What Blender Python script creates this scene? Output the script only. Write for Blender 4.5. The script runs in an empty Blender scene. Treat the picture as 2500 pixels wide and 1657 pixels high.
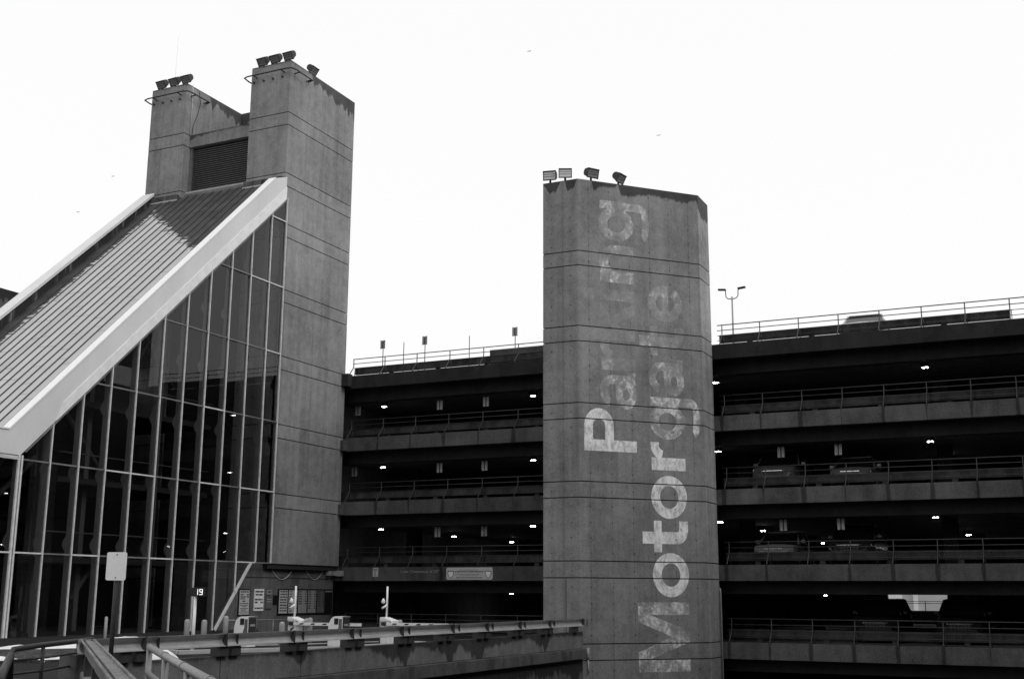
import bpy, math, random
from mathutils import Vector, Matrix
random.seed(7)
scn = bpy.context.scene
C = scn.collection
rad = math.radians

# ------------------------------------------------------------------ camera
cam_d = bpy.data.cameras.new('camera'); cam = bpy.data.objects.new('camera', cam_d); C.objects.link(cam)
scn.camera = cam
cam_d.sensor_fit = 'HORIZONTAL'; cam_d.sensor_width = 36.0; cam_d.lens = 41.55
cam_d.clip_start = 0.1; cam_d.clip_end = 3000
PITCH, YAW, ROLL = rad(12.164), rad(-25.473), rad(0.297)
fw = Vector((math.sin(YAW)*math.cos(PITCH), math.cos(YAW)*math.cos(PITCH), math.sin(PITCH)))
rt = Vector((math.cos(YAW), -math.sin(YAW), 0)); up = rt.cross(fw)
r2 = rt*math.cos(ROLL) + up*math.sin(ROLL); u2 = up*math.cos(ROLL) - rt*math.sin(ROLL)
cam.matrix_world = Matrix(((r2.x, u2.x, -fw.x, 0), (r2.y, u2.y, -fw.y, 0), (r2.z, u2.z, -fw.z, 0), (0, 0, 0, 1)))

# ------------------------------------------------------------------ world: flat white overcast over a Nishita sky, black and white film
SUN_AZ, SUN_EL = rad(100), rad(42)      # sun direction, measured from +Y towards +X
world = bpy.data.worlds.new('World'); scn.world = world; world.use_nodes = True
wt = world.node_tree; wt.nodes.clear()
sky = wt.nodes.new('ShaderNodeTexSky'); sky.sky_type = 'NISHITA'; sky.sun_disc = False
sky.sun_elevation = SUN_EL; sky.sun_rotation = SUN_AZ; sky.air_density = 1.0; sky.dust_density = 4.0
bw = wt.nodes.new('ShaderNodeRGBToBW')
mixw = wt.nodes.new('ShaderNodeMix'); mixw.data_type = 'FLOAT'; mixw.inputs[0].default_value = 0.86
bg = wt.nodes.new('ShaderNodeBackground'); bg.inputs[1].default_value = 0.1
wo = wt.nodes.new('ShaderNodeOutputWorld')
wt.links.new(sky.outputs[0], bw.inputs[0]); wt.links.new(bw.outputs[0], mixw.inputs[2]); mixw.inputs[3].default_value = 11.1
wt.links.new(mixw.outputs[0], bg.inputs[0]); wt.links.new(bg.outputs[0], wo.inputs[0])
sl = bpy.data.lights.new('sun', 'SUN'); sl.energy = 1.0; sl.angle = rad(28); sl.color = (1, 1, 1)
so = bpy.data.objects.new('sun', sl); C.objects.link(so)
sd = Vector((math.sin(SUN_AZ)*math.cos(SUN_EL), math.cos(SUN_AZ)*math.cos(SUN_EL), math.sin(SUN_EL)))
so.rotation_euler = (-sd).to_track_quat('-Z', 'Y').to_euler(); so.location = (30, 0, 60)
vs = scn.view_settings
vs.view_transform = 'Standard'; vs.look = 'None'; vs.gamma = 1.0; vs.exposure = 0.0; vs.use_curve_mapping = False
try:
    scn.cycles.max_bounces = 6; scn.cycles.transparent_max_bounces = 12
except Exception: pass

# ------------------------------------------------------------------ node helper and materials
class NT:
    def __init__(s, name):
        s.m = bpy.data.materials.new(name); s.m.use_nodes = True; s.t = s.m.node_tree; s.t.nodes.clear()
        s.out = s.t.nodes.new('ShaderNodeOutputMaterial')
    def n(s, t): return s.t.nodes.new(t)
    def put(s, sock, v):
        if v is None: return
        if isinstance(v, bpy.types.NodeSocket): s.t.links.new(v, sock)
        elif isinstance(v, (int, float)) and sock.type in ('RGBA',): sock.default_value = (v, v, v, 1)
        else: sock.default_value = v
    def math(s, op, a, b=None, c=None, clamp=False):
        n = s.n('ShaderNodeMath'); n.operation = op; n.use_clamp = clamp
        for i, v in enumerate((a, b, c)): s.put(n.inputs[i], v)
        return n.outputs[0]
    def pos(s): return s.n('ShaderNodeNewGeometry').outputs['Position']
    def sep(s, v):
        n = s.n('ShaderNodeSeparateXYZ'); s.put(n.inputs[0], v); return n.outputs
    def scale(s, v, sc):
        n = s.n('ShaderNodeVectorMath'); n.operation = 'MULTIPLY'; s.put(n.inputs[0], v); n.inputs[1].default_value = sc; return n.outputs[0]
    def add(s, v, o):
        n = s.n('ShaderNodeVectorMath'); n.operation = 'ADD'; s.put(n.inputs[0], v); n.inputs[1].default_value = o; return n.outputs[0]
    def noise(s, v, sc, det=4, rough=.55):
        n = s.n('ShaderNodeTexNoise'); s.put(n.inputs['Vector'], v); n.inputs['Scale'].default_value = sc
        n.inputs['Detail'].default_value = det; n.inputs['Roughness'].default_value = rough; return n.outputs[0]
    def ss(s, v, a, b):
        n = s.n('ShaderNodeMapRange'); n.interpolation_type = 'SMOOTHSTEP'; s.put(n.inputs[0], v)
        s.put(n.inputs[1], a); s.put(n.inputs[2], b); return n.outputs[0]
    def mix(s, f, a, b):
        n = s.n('ShaderNodeMix'); n.data_type = 'FLOAT'; s.put(n.inputs[0], f); s.put(n.inputs[2], a); s.put(n.inputs[3], b); return n.outputs[0]
    def curve(s, v, pts):
        n = s.n('ShaderNodeFloatCurve'); s.put(n.inputs['Value'], v); c = n.mapping.curves[0]
        while len(c.points) < len(pts): c.points.new(.5, .5)
        for p, q in zip(c.points, pts): p.location = q; p.handle_type = 'VECTOR'
        n.mapping.update(); return n.outputs[0]
    def bsdf(s, col, rough=.8, metal=0, bump=None, bstr=.3, bdist=.02, spec=.3):
        b = s.n('ShaderNodeBsdfPrincipled'); s.put(b.inputs['Base Color'], col); s.put(b.inputs['Roughness'], rough)
        b.inputs['Metallic'].default_value = metal; b.inputs['Specular IOR Level'].default_value = spec
        if bump is not None:
            k = s.n('ShaderNodeBump'); k.inputs['Strength'].default_value = bstr; k.inputs['Distance'].default_value = bdist
            s.put(k.inputs['Height'], bump); s.t.links.new(k.outputs[0], b.inputs['Normal'])
        s.t.links.new(b.outputs[0], s.out.inputs[0]); return b

def concrete_val(t, base, blot=.62, streak=.4, grain=.55):
    p = t.pos()
    n1 = t.noise(p, .33, 5); n2 = t.noise(p, 2.6, 5); n3 = t.noise(t.scale(p, (2.4, 2.4, .14)), 1.0, 4); n4 = t.noise(p, 15, 3, .75)
    def c(n, a): return t.math('MULTIPLY', t.math('SUBTRACT', n, .5), a*2)
    f = t.math('ADD', t.math('ADD', c(n1, blot), c(n2, .34)), t.math('ADD', c(n3, streak), c(n4, grain)))
    v = t.math('MULTIPLY', t.math('MAXIMUM', t.math('ADD', f, 1.0), .25), base)
    return v, n4, n2

def concrete(name, base, top=None, udir=None, pts=None, jit=.35, dark=.28, streaks=None, soil=None, rough=.85, side_lift=None, boards=None, pour=0, pale=None, **k):
    """weathered cast concrete; pts = curve of wet-stain depth (m) below z=top along u; streaks = (x0, pitch, y?) run-off marks"""
    t = NT(name); v, n4, n2 = concrete_val(t, base, **k)
    P = t.sep(t.pos())
    if pour:
        oi_ = t.n('ShaderNodeObjectInfo'); v = t.math('MULTIPLY', v, t.math('ADD', 1-pour, t.math('MULTIPLY', oi_.outputs['Random'], 2*pour)))
    if boards:                                                                      # faint formwork lines
        ax, ay, cc, pitch, amt = boards
        u_ = t.math('DIVIDE', t.math('ADD', t.math('ADD', t.math('MULTIPLY', P[0], ax), t.math('MULTIPLY', P[1], ay)), cc), pitch)
        ln_ = t.math('SUBTRACT', 1.0, t.ss(t.math('ABSOLUTE', t.math('SUBTRACT', t.math('FRACT', u_), .5)), .008, .035))
        v = t.math('MULTIPLY', v, t.math('SUBTRACT', 1.0, t.math('MULTIPLY', t.math('MULTIPLY', ln_, t.noise(t.scale(t.pos(), (.8, .8, .5)), 1.0, 3)), amt)))
    if pale:                                                                        # lime bloom and spalled patches
        sc, a, b, val = pale
        v = t.mix(t.ss(t.noise(t.scale(t.pos(), (1, 1, .6)), sc, 5, .6), a, b), v, val)
    if top is not None:
        ax, ay, cc, ln = udir
        u = t.math('DIVIDE', t.math('ADD', t.math('ADD', t.math('MULTIPLY', P[0], ax), t.math('MULTIPLY', P[1], ay)), cc), ln, clamp=True)
        d = t.curve(u, pts)
        j = t.noise(t.scale(t.pos(), (2.2, 2.2, .25)), 1.6, 5, .62)
        d = t.math('MULTIPLY', d, t.math('ADD', t.math('MULTIPLY', t.math('SUBTRACT', j, .5), jit*6), 1.0))
        m = t.ss(t.math('ADD', t.math('SUBTRACT', P[2], top), d), -.03, .10)
        m = t.math('MULTIPLY', m, t.ss(d, .01, .04))
        v = t.mix(t.math('MULTIPLY', m, 1-dark), v, t.math('MULTIPLY', base, .0))
    if streaks is not None:
        x0, pitch, w, zr = streaks
        fx = t.math('DIVIDE', t.math('SUBTRACT', P[0], x0), pitch)
        fr = t.math('ABSOLUTE', t.math('SUBTRACT', t.math('FRACT', t.math('ADD', fx, .5)), .5))
        amp = t.noise(t.scale(t.pos(), (.55, 0, .31)), 1.0, 3)
        wob = t.math('MULTIPLY', t.math('SUBTRACT', t.noise(t.scale(t.pos(), (5, 5, 2.2)), 1.0, 4), .5), .05)
        ww = t.math('MULTIPLY', t.ss(amp, .38, .66), w)
        m = t.math('SUBTRACT', 1.0, t.ss(t.math('ADD', fr, wob), t.math('MULTIPLY', ww, .5), t.math('ADD', ww, .012)))
        v = t.math('MULTIPLY', v, t.math('SUBTRACT', 1.0, t.math('MULTIPLY', m, .62)))
    if soil:
        sc, a, b, dk = soil
        m = t.ss(t.noise(t.scale(t.pos(), (1, 1, .5)), sc, 6, .6), a, b)
        v = t.math('MULTIPLY', v, t.math('SUBTRACT', 1.0, t.math('MULTIPLY', m, dk)))
    if side_lift: v = t.math('MULTIPLY', v, t.math('ADD', 1.0, t.math('MULTIPLY', t.math('GREATER_THAN', P[0], side_lift[0]), side_lift[1])))   # extra lightness painted into the colour of one side
    t.bsdf(v, rough, bump=n4, bstr=.25, bdist=.01); return t.m

def plain(name, base, rough=.6, metal=0, var=.25, scale=4, spec=.4, grain=0.12, aniso=(1, 1, 1)):
    t = NT(name); n = t.noise(t.scale(t.pos(), aniso), scale, 5); g = t.noise(t.pos(), 45, 2)
    f = t.math('ADD', t.math('ADD', t.math('MULTIPLY', t.math('SUBTRACT', n, .5), var*2), t.math('MULTIPLY', t.math('SUBTRACT', g, .5), grain*2)), 1.0)
    t.bsdf(t.math('MULTIPLY', f, base), rough, metal, spec=spec); return t.m

def emit(name, val):
    t = NT(name); e = t.n('ShaderNodeEmission'); e.inputs[0].default_value = (1, 1, 1, 1); e.inputs[1].default_value = val
    t.t.links.new(e.outputs[0], t.out.inputs[0]); return t.m

M = {}
TB = .235
M['tower'] = concrete('pylon_concrete', TB, 24.72, (0, 1, -42.42, 5.7),
    [(0, .12), (.30, .10), (.34, .62), (.42, .30), (.52, .62), (.62, .50), (.74, .85), (.86, .72), (1, .95)], dark=.3, pour=.07, boards=(1, 1, 0, 1.15, .3))
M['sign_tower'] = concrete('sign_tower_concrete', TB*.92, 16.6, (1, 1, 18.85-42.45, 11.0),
    [(0, .05), (.02, .45), (.05, .50), (.075, .03), (.09, .05), (.1, .5), (.125, .48), (.14, .02), (.22, .02), (.235, .48), (.27, .25), (.36, .2), (.375, .0), (.39, .48), (.52, .42), (.62, .30), (.7, .46), (.85, .36), (.87, .9), (.93, 1.1), (1, .8)], jit=.22, dark=.24, side_lift=(-13.47, .45), boards=(.689, .725, 17.3*.689-42.45*.725, .92, .35))
M['core'] = plain('joint_dark_concrete', .03, .9)  # even dark tone behind the joints and for the tie holes
M['wallboard'] = concrete('base_wall_concrete', .12, soil=(.5, .5, .7, .45))
M['flashing'] = concrete('flashing_dirty_lead', .085, soil=(3, .45, .65, .6), pale=(5, .62, .7, .25))
M['lintel'] = concrete('lintel_concrete', TB*.9, 22.1, (1, 0, 38.2, 4.1), [(0, .3), (.3, .12), (.5, .1), (1, .08)])
M['slab'] = concrete('garage_beam_concrete', .098, streaks=(-13.14, 1.63, .075, 1), soil=(.8, .45, .75, .5), pale=(1.1, .70, .78, .15), grain=.8, blot=.7)
M['slab_left'] = concrete('garage_beam_left', .085, streaks=(-29.97, 1.80, .08, 1), soil=(.8, .45, .75, .5), pale=(1.1, .70, .78, .13), grain=.8, blot=.7)
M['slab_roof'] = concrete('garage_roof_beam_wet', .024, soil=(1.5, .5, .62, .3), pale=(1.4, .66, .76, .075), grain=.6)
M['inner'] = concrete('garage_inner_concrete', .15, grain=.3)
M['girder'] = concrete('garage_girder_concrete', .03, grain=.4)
M['barrier'] = concrete('barrier_concrete', .05, soil=(2.5, .45, .62, .5), grain=.8, blot=.8)
M['parapet'] = concrete('parapet_concrete', .19, -1.33, (0, 1, -17.3, 25.2),
    [(0, .08), (.12, .10), (.26, .10), (.28, .35), (.30, .1), (.4, .1), (.48, .62), (.5, .12), (.55, .3), (.585, .75), (.6, .2), (.66, .75), (.68, .3), (.72, .3), (.8, .16), (.86, .55), (.88, .15), (1, .2)], jit=.3, dark=.28, soil=(1.2, .55, .75, .35))
M['ledge'] = concrete('ledge_concrete', .11, soil=(1.0, .45, .7, .5))
M['retain'] = concrete('retaining_concrete', .11, -2.28, (0, 1, -17.3, 25.2), [(0, .5), (.3, .6), (.6, .5), (.8, .6), (.93, .5), (.96, 1.0), (1, .45)], dark=.25)
M['railpipe'] = plain('galvanised_rail_pipe', .065, .5, .3, .5, 6)
M['guard'] = plain('galvanised_guard_beam', .5, .45, .35, .35, 3, aniso=(1, 1, 3))
M['guardrust'] = plain('guard_beam_rusty', .2, .6, .2, .9, 2.5, grain=.5)
M['guardpost'] = plain('guard_post_steel', .06, .6, .2, .4)
M['pipe'] = plain('galvanised_handrail', .3, .45, .35, .4, 8)
M['darkpipe'] = plain('black_handrail', .03, .5, .1, .4, 8)
M['fascia'] = plain('fascia_painted_metal', .66, .55, 0, .16, .9, aniso=(1, 1, .4))
M['cap'] = plain('fascia_cap_white', .83, .5, 0, .08, 3)
M['lip'] = plain('fascia_lip_flashing', .78, .5, 0, .2, 3)
M['seam'] = plain('roof_batten_dark', .025, .6, .1, .5)
M['white'] = plain('mullion_white_paint', .62, .5, 0, .35, 3, aniso=(1, 1, 1.5))
M['whitedim'] = plain('transom_paint_weathered', .17, .5, 0, .8, 1.6)
M['fin'] = plain('mullion_fin_steel', .26, .6, .0, .2)
M['dark'] = plain('dark_painted_steel', .03, .6)
M['louver'] = plain('louver_metal', .2, .5, .3, .4)
M['black'] = plain('black_plastic', .012, .4)
M['lampbody'] = plain('floodlight_housing', .04, .5, .2)
M['lensdark'] = plain('floodlight_lens_dark', .22, .25, 0, .2)
M['lenslite'] = plain('floodlight_lens_pale', .62, .25, 0, .15)
M['signwhite'] = plain('sign_white', .82, .45, 0, .06, 3)
M['signplate'] = plain('blank_sign_white', .92, .4, 0, .04, 3)
M['signgrey'] = plain('sign_grey', .30, .5, 0, .15)
M['signpale'] = plain('board_paper_pale', .52, .6, 0, .15)
M['kiosk'] = plain('kiosk_white_paint', .85, .4, 0, .1)
M['bollard'] = plain('bollard_grey_paint', .32, .6, 0, .25, 8)
M['snow'] = plain('snow', .82, .8, 0, .2, 3)
M['curb'] = plain('kerb_concrete', .40, .8, 0, .3, 4)
M['asphalt'] = plain('asphalt', .03, .95, 0, .5, .7, grain=.5, spec=.04)
M['ground'] = plain('lower_ground', .04, .9, 0, .4, .3, grain=.5)
M['bed'] = concrete('planting_bed_soil', .06, soil=(4, .42, .6, .6), pale=(7, .58, .68, .32), grain=1.2, rough=1.0)
M['tyre'] = plain('tyre_rubber', .02, .8)
M['rim'] = plain('wheel_rim', .3, .35, .6)
M['carglass'] = plain('car_glass', .015, .06, 0, .1, spec=.8)
M['chrome'] = plain('car_chrome', .75, .15, .9, .1)
M['headlamp'] = plain('car_headlamp', .55, .15, .2, .1, spec=.8)
M['lampglow'] = emit('ceiling_lamp_glow', 50.0)
M['ledglow'] = emit('led_digits', 1.5)
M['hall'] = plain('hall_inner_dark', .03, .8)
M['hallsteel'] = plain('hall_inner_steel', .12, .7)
M['far'] = concrete('far_wall_concrete', .07, 18.67, (0, 1, -45, 30), [(0, .8), (1, .8)])
M['shadeblock'] = plain('shade_block_wall', .07, .9)  # wall tone of the two added blocks out of view
M['pale_far'] = plain('far_pale_wall', .55, .8, 0, .3, .4)
M['cable'] = plain('cable_white', .6, .6)
def carpaint(nm, v): M[nm] = plain(nm, v, .22, .1, .04, 1, spec=.6, grain=0)
for nm, v in (('car_white', .62), ('car_silver', .34), ('car_dark', .02), ('car_grey', .14), ('car_mid', .11), ('car_pale', .22)): carpaint(nm, v)

# roof sheet metal with the wet stain down from the pylons and along the far parapet
def roofmat():
    t = NT('roof_sheet_metal'); p = t.pos(); P = t.sep(p)
    n = t.noise(p, 1.4, 5); g = t.noise(p, 38, 2, .7)
    v = t.math('MULTIPLY', t.math('ADD', t.math('ADD', t.math('MULTIPLY', t.math('SUBTRACT', n, .5), .25), t.math('MULTIPLY', t.math('SUBTRACT', g, .5), .5)), 1.0), .47)
    wn = t.n('ShaderNodeTexWhiteNoise'); wn.noise_dimensions = '1D'; t.put(wn.inputs['W'], t.math('FLOOR', t.math('MULTIPLY', t.math('ADD', P[0], 39.05), 2.0)))
    v = t.math('MULTIPLY', v, t.math('ADD', .93, t.math('MULTIPLY', wn.outputs['Value'], .14)))
    # fine cross joints of the sheets, staggered panel by panel
    cell = t.math('FLOOR', t.math('MULTIPLY', t.math('ADD', P[0], 39.05), 2.0))
    fr = t.math('FRACT', t.math('ADD', t.math('MULTIPLY', P[1], .62), t.math('MULTIPLY', t.math('SINE', t.math('MULTIPLY', cell, 12.9898)), 43.7)))
    v = t.math('MULTIPLY', v, t.math('SUBTRACT', 1.0, t.math('MULTIPLY', t.math('LESS_THAN', fr, .018), .4)))
    j = t.noise(t.scale(p, (1.5, 7.0, 0)), 1.0, 5, .65)
    a = t.math('ADD', t.math('SUBTRACT', P[1], 40.75), t.math('MULTIPLY', t.math('ADD', P[0], 37.95), .60))     # beyond the line below the pylons
    a = t.math('ADD', a, t.math('MULTIPLY', t.math('SUBTRACT', j, .5), 1.9))
    b = t.math('ADD', t.math('SUBTRACT', -38.72, P[0]), t.math('MULTIPLY', t.math('SUBTRACT', j, .5), 1.7))     # along the far parapet
    m = t.math('MAXIMUM', t.ss(a, 0, .10), t.ss(b, 0, .10))
    v = t.math('MULTIPLY', v, t.math('SUBTRACT', 1.0, t.math('MULTIPLY', m, t.math('ADD', .76, t.math('MULTIPLY', n, .26)))))
    t.bsdf(v, .6, .0, spec=.15); return t.m
M['roof'] = roofmat()

def far_fascia():
    t = NT('far_parapet_inner'); p = t.pos(); n = t.noise(t.scale(p, (1, 3.2, .3)), 1.0, 5, .65)
    v = t.mix(t.ss(n, .52, .72), .022, .2); t.bsdf(v, .7); return t.m
M['parapet_inner'] = far_fascia()

def glassmat():
    t = NT('window_glass'); tr = t.n('ShaderNodeBsdfTransparent'); tr.inputs[0].default_value = (.8, .8, .8, 1)
    gl = t.n('ShaderNodeBsdfGlossy'); gl.inputs[0].default_value = (.8, .8, .8, 1); gl.inputs['Roughness'].default_value = .012
    bp = t.n('ShaderNodeBump'); bp.inputs['Strength'].default_value = .02; bp.inputs['Distance'].default_value = .05
    t.put(bp.inputs['Height'], t.noise(t.pos(), .8, 2)); t.t.links.new(bp.outputs[0], gl.inputs['Normal'])
    ge = t.n('ShaderNodeNewGeometry'); dp_ = t.n('ShaderNodeVectorMath'); dp_.operation = 'DOT_PRODUCT'
    t.t.links.new(ge.outputs['Normal'], dp_.inputs[0]); t.t.links.new(ge.outputs['Incoming'], dp_.inputs[1])
    ci = t.math('SUBTRACT', 1.0, t.math('ABSOLUTE', dp_.outputs['Value']))
    fres = t.math('ADD', t.math('MULTIPLY', t.math('POWER', ci, 5.0), .96), .035)          # Schlick, the same on both faces of the pane
    mx = t.n('ShaderNodeMixShader'); t.t.links.new(fres, mx.inputs[0]); t.t.links.new(tr.outputs[0], mx.inputs[1]); t.t.links.new(gl.outputs[0], mx.inputs[2])
    t.t.links.new(mx.outputs[0], t.out.inputs[0]); return t.m
M['glass'] = glassmat()

def lettermat():
    t = NT('worn_letter_paint'); v, n4, n2 = concrete_val(t, TB*.92)
    at = t.n('ShaderNodeAttribute'); at.attribute_type = 'OBJECT'; at.attribute_name = 'wear'; w = at.outputs['Fac']
    fine = t.noise(t.scale(t.pos(), (1, 1, .8)), 7.0, 8, .75); mid = t.noise(t.add(t.pos(), (3, 7, 1)), 1.5, 4, .6)
    q = t.math('ADD', t.math('MULTIPLY', fine, .62), t.math('MULTIPLY', mid, .62))       # about .35 to .9
    th = t.math('ADD', .46, t.math('MULTIPLY', w, .30))
    m = t.ss(q, t.math('SUBTRACT', th, .10), t.math('ADD', th, .10))
    faint = t.math('MULTIPLY', t.math('SUBTRACT', 1.25, w), t.math('MULTIPLY', t.ss(mid, .25, .6), .36))
    m = t.math('MAXIMUM', t.math('MULTIPLY', m, t.math('SUBTRACT', 1.0, t.math('MULTIPLY', w, .45))), faint)
    paint = t.math('MULTIPLY', t.math('ADD', .6, t.math('MULTIPLY', fine, .8)), .88)
    pz = t.noise(t.scale(t.pos(), (1, 1, .5)), 4.5, 5, .65); paint = t.math('MULTIPLY', paint, t.math('ADD', .55, t.math('MULTIPLY', t.ss(pz, .3, .62), .5)))
    t.bsdf(t.mix(m, v, paint), .8); return t.m
M['letter'] = lettermat()

# ------------------------------------------------------------------ mesh builder
ORG = {}
class MB:
    def __init__(s): s.v = []; s.f = []; s.smooth = []
    def poly(s, pts, smooth=False):
        b = len(s.v); s.v += [Vector(p) for p in pts]; s.f.append(tuple(range(b, b+len(pts)))); s.smooth.append(smooth)
    def box(s, lo, hi):
        x0, y0, z0 = lo; x1, y1, z1 = hi; b = len(s.v)
        s.v += [Vector(q) for q in ((x0,y0,z0),(x1,y0,z0),(x1,y1,z0),(x0,y1,z0),(x0,y0,z1),(x1,y0,z1),(x1,y1,z1),(x0,y1,z1))]
        s.f += [tuple(b+i for i in q) for q in ((3,2,1,0),(4,5,6,7),(0,1,5,4),(1,2,6,5),(2,3,7,6),(3,0,4,7))]; s.smooth += [False]*6
        return s
    def obox(s, c, ax, ay, az, hx, hy, hz):
        c = Vector(c); ax, ay, az = (Vector(a).normalized() for a in (ax, ay, az)); b = len(s.v)
        for sz in (-1, 1):
            for sx, sy in ((-1,-1),(1,-1),(1,1),(-1,1)): s.v.append(c+ax*hx*sx+ay*hy*sy+az*hz*sz)
        s.f += [tuple(b+i for i in q) for q in ((3,2,1,0),(4,5,6,7),(0,1,5,4),(1,2,6,5),(2,3,7,6),(3,0,4,7))]; s.smooth += [False]*6
        return s
    def prism(s, pts, off):
        """polygon pts (3D) extruded by vector off"""
        off = Vector(off); n = len(pts); b = len(s.v); P = [Vector(p) for p in pts]
        s.v += P + [p+off for p in P]
        s.f.append(tuple(b+i for i in range(n-1, -1, -1))); s.f.append(tuple(b+n+i for i in range(n)))
        for i in range(n):
            j = (i+1) % n; s.f.append((b+i, b+j, b+n+j, b+n+i))
        s.smooth += [False]*(n+2); return s
    def tube(s, pts, r, seg=8, cap=True):
        P = [Vector(p) for p in pts]; rings = []
        for i, p in enumerate(P):
            d = (P[min(i+1, len(P)-1)] - P[max(i-1, 0)]).normalized()
            a = d.orthogonal().normalized() if i == 0 else (rings_a - d*rings_a.dot(d)).normalized()
            rings_a = a; bb = d.cross(a); base = len(s.v)
            for k in range(seg):
                t = 2*math.pi*k/seg; s.v.append(p + a*r*math.cos(t) + bb*r*math.sin(t))
            rings.append(base)
        for i in range(len(P)-1):
            for k in range(seg):
                k2 = (k+1) % seg; s.f.append((rings[i]+k, rings[i]+k2, rings[i+1]+k2, rings[i+1]+k)); s.smooth.append(True)
        if cap:
            s.f.append(tuple(rings[0]+k for k in range(seg-1, -1, -1))); s.f.append(tuple(rings[-1]+k for k in range(seg))); s.smooth += [False]*2
        return s
    def lathe(s, c, prof, seg=14):
        c = Vector(c); rings = []
        for r, z in prof:
            rings.append(len(s.v))
            for k in range(seg):
                t = 2*math.pi*k/seg; s.v.append(c+Vector((r*math.cos(t), r*math.sin(t), z)))
        for i in range(len(prof)-1):
            for k in range(seg):
                k2 = (k+1) % seg; s.f.append((rings[i]+k, rings[i]+k2, rings[i+1]+k2, rings[i+1]+k)); s.smooth.append(True)
        s.f.append(tuple(rings[0]+k for k in range(seg-1, -1, -1))); s.f.append(tuple(rings[-1]+k for k in range(seg))); s.smooth += [False]*2
        return s
    def xf(s, mat):
        s.v = [mat @ p for p in s.v]; return s
    def build(s, name, mat, parent=None, bevel=0):
        xs = [p.x for p in s.v]; ys = [p.y for p in s.v]; zs = [p.z for p in s.v]
        o = Vector(((min(xs)+max(xs))/2, (min(ys)+max(ys))/2, min(zs)))
        me = bpy.data.meshes.new(name); me.from_pydata([tuple(p-o) for p in s.v], [], s.f)
        for p, sm in zip(me.polygons, s.smooth): p.use_smooth = sm
        me.materials.append(M[mat] if isinstance(mat, str) else mat); me.update()
        ob = bpy.data.objects.new(name, me); C.objects.link(ob)
        if parent is not None: ob.parent = parent; ob.location = o - ORG[parent.name]
        else: ob.location = o
        ORG[ob.name] = o
        if bevel:
            bv = ob.modifiers.new('bevel', 'BEVEL'); bv.width = bevel; bv.segments = 2; bv.limit_method = 'ANGLE'
        return ob

def thing(name, label, cat, loc=(0, 0, 0), group=None):
    o = bpy.data.objects.new(name, None); C.objects.link(o); o.location = loc; o.empty_display_size = .2
    ORG[o.name] = Vector(loc); o['label'] = label; o['category'] = cat
    if group: o['group'] = group
    return o
def tag(o, label, cat, group=None):
    o['label'] = label; o['category'] = cat
    if group: o['group'] = group
    return o
def struct(o): o['kind'] = 'structure'; return o
def copy_tree(o, parent=None):
    c = o.copy(); C.objects.link(c); c.parent = parent
    for ch in o.children: copy_tree(ch, c)
    return c
def bxp(name, lo, hi, mat, parent=None, bevel=0): return MB().box(lo, hi).build(name, mat, parent, bevel)

# ------------------------------------------------------------------ setting
DECK, LOW = -1.8, -4.95
g = MB(); g.poly([(-1500, -1500, LOW), (1500, -1500, LOW), (1500, 1500, LOW), (-1500, 1500, LOW)]); struct(g.build('ground', 'ground'))
d = MB(); dp = [(-17.46, 47.9), (-60, 47.9), (-60, -44), (45.6, -44), (-14.6, 16.2), (-17.46, 17.66)]
d.prism([(x, y, LOW+.004) for x, y in reversed(dp)], (0, 0, DECK-LOW-.004)); struct(d.build('entrance_drive', 'asphalt'))

JT = [(22.09, 21.46), (19.09, 18.46), (16.65, 16.03), (13.55, 12.95), (10.46, 9.84), (7.37, 6.75), (4.30, 3.68), (1.27, .64), (-1.8, -2.4)]
def bands(z0, z1):
    cuts = sorted([z for pr in JT for z in pr if z0+.1 < z < z1-.8]); e = [z0]+cuts+[z1]
    return [(a+(.02 if i else 0), b-(.02 if i < len(e)-2 else 0)) for i, (a, b) in enumerate(zip(e[:-1], e[1:]))]
def chamf(pts, r):
    out = []
    for i, p in enumerate(pts):
        a = Vector(pts[i-1]); b = Vector(p); c = Vector(pts[(i+1) % len(pts)])
        out += [tuple(b+(a-b).normalized()*r), tuple(b+(c-b).normalized()*r)]
    return out
def banded(parent, plan, z0, z1, mat, inset=.05):
    cx = sum(p[0] for p in plan)/len(plan); cy = sum(p[1] for p in plan)/len(plan)
    pl = chamf([Vector(p) for p in plan], .03)
    for a, b in bands(z0, z1):
        MB().prism([(p[0], p[1], a) for p in pl], (0, 0, b-a)).build('concrete_band', mat, parent)
    core = []; n = len(plan)
    for i in range(n):                                                             # parallel inset of the plan (counter-clockwise)
        p0, p1, p2 = Vector(plan[i-1]), Vector(plan[i]), Vector(plan[(i+1) % n])
        d0, d1 = (p1-p0).normalized(), (p2-p1).normalized(); n0, n1 = Vector((-d0.y, d0.x)), Vector((-d1.y, d1.x))
        bis = (n0+n1).normalized(); core.append(p1+bis*(inset/bis.dot(n0)))
    MB().prism([(p[0], p[1], z0+.05) for p in core], (0, 0, z1-z0-.1)).build('joint_core', 'core', parent)

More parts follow.
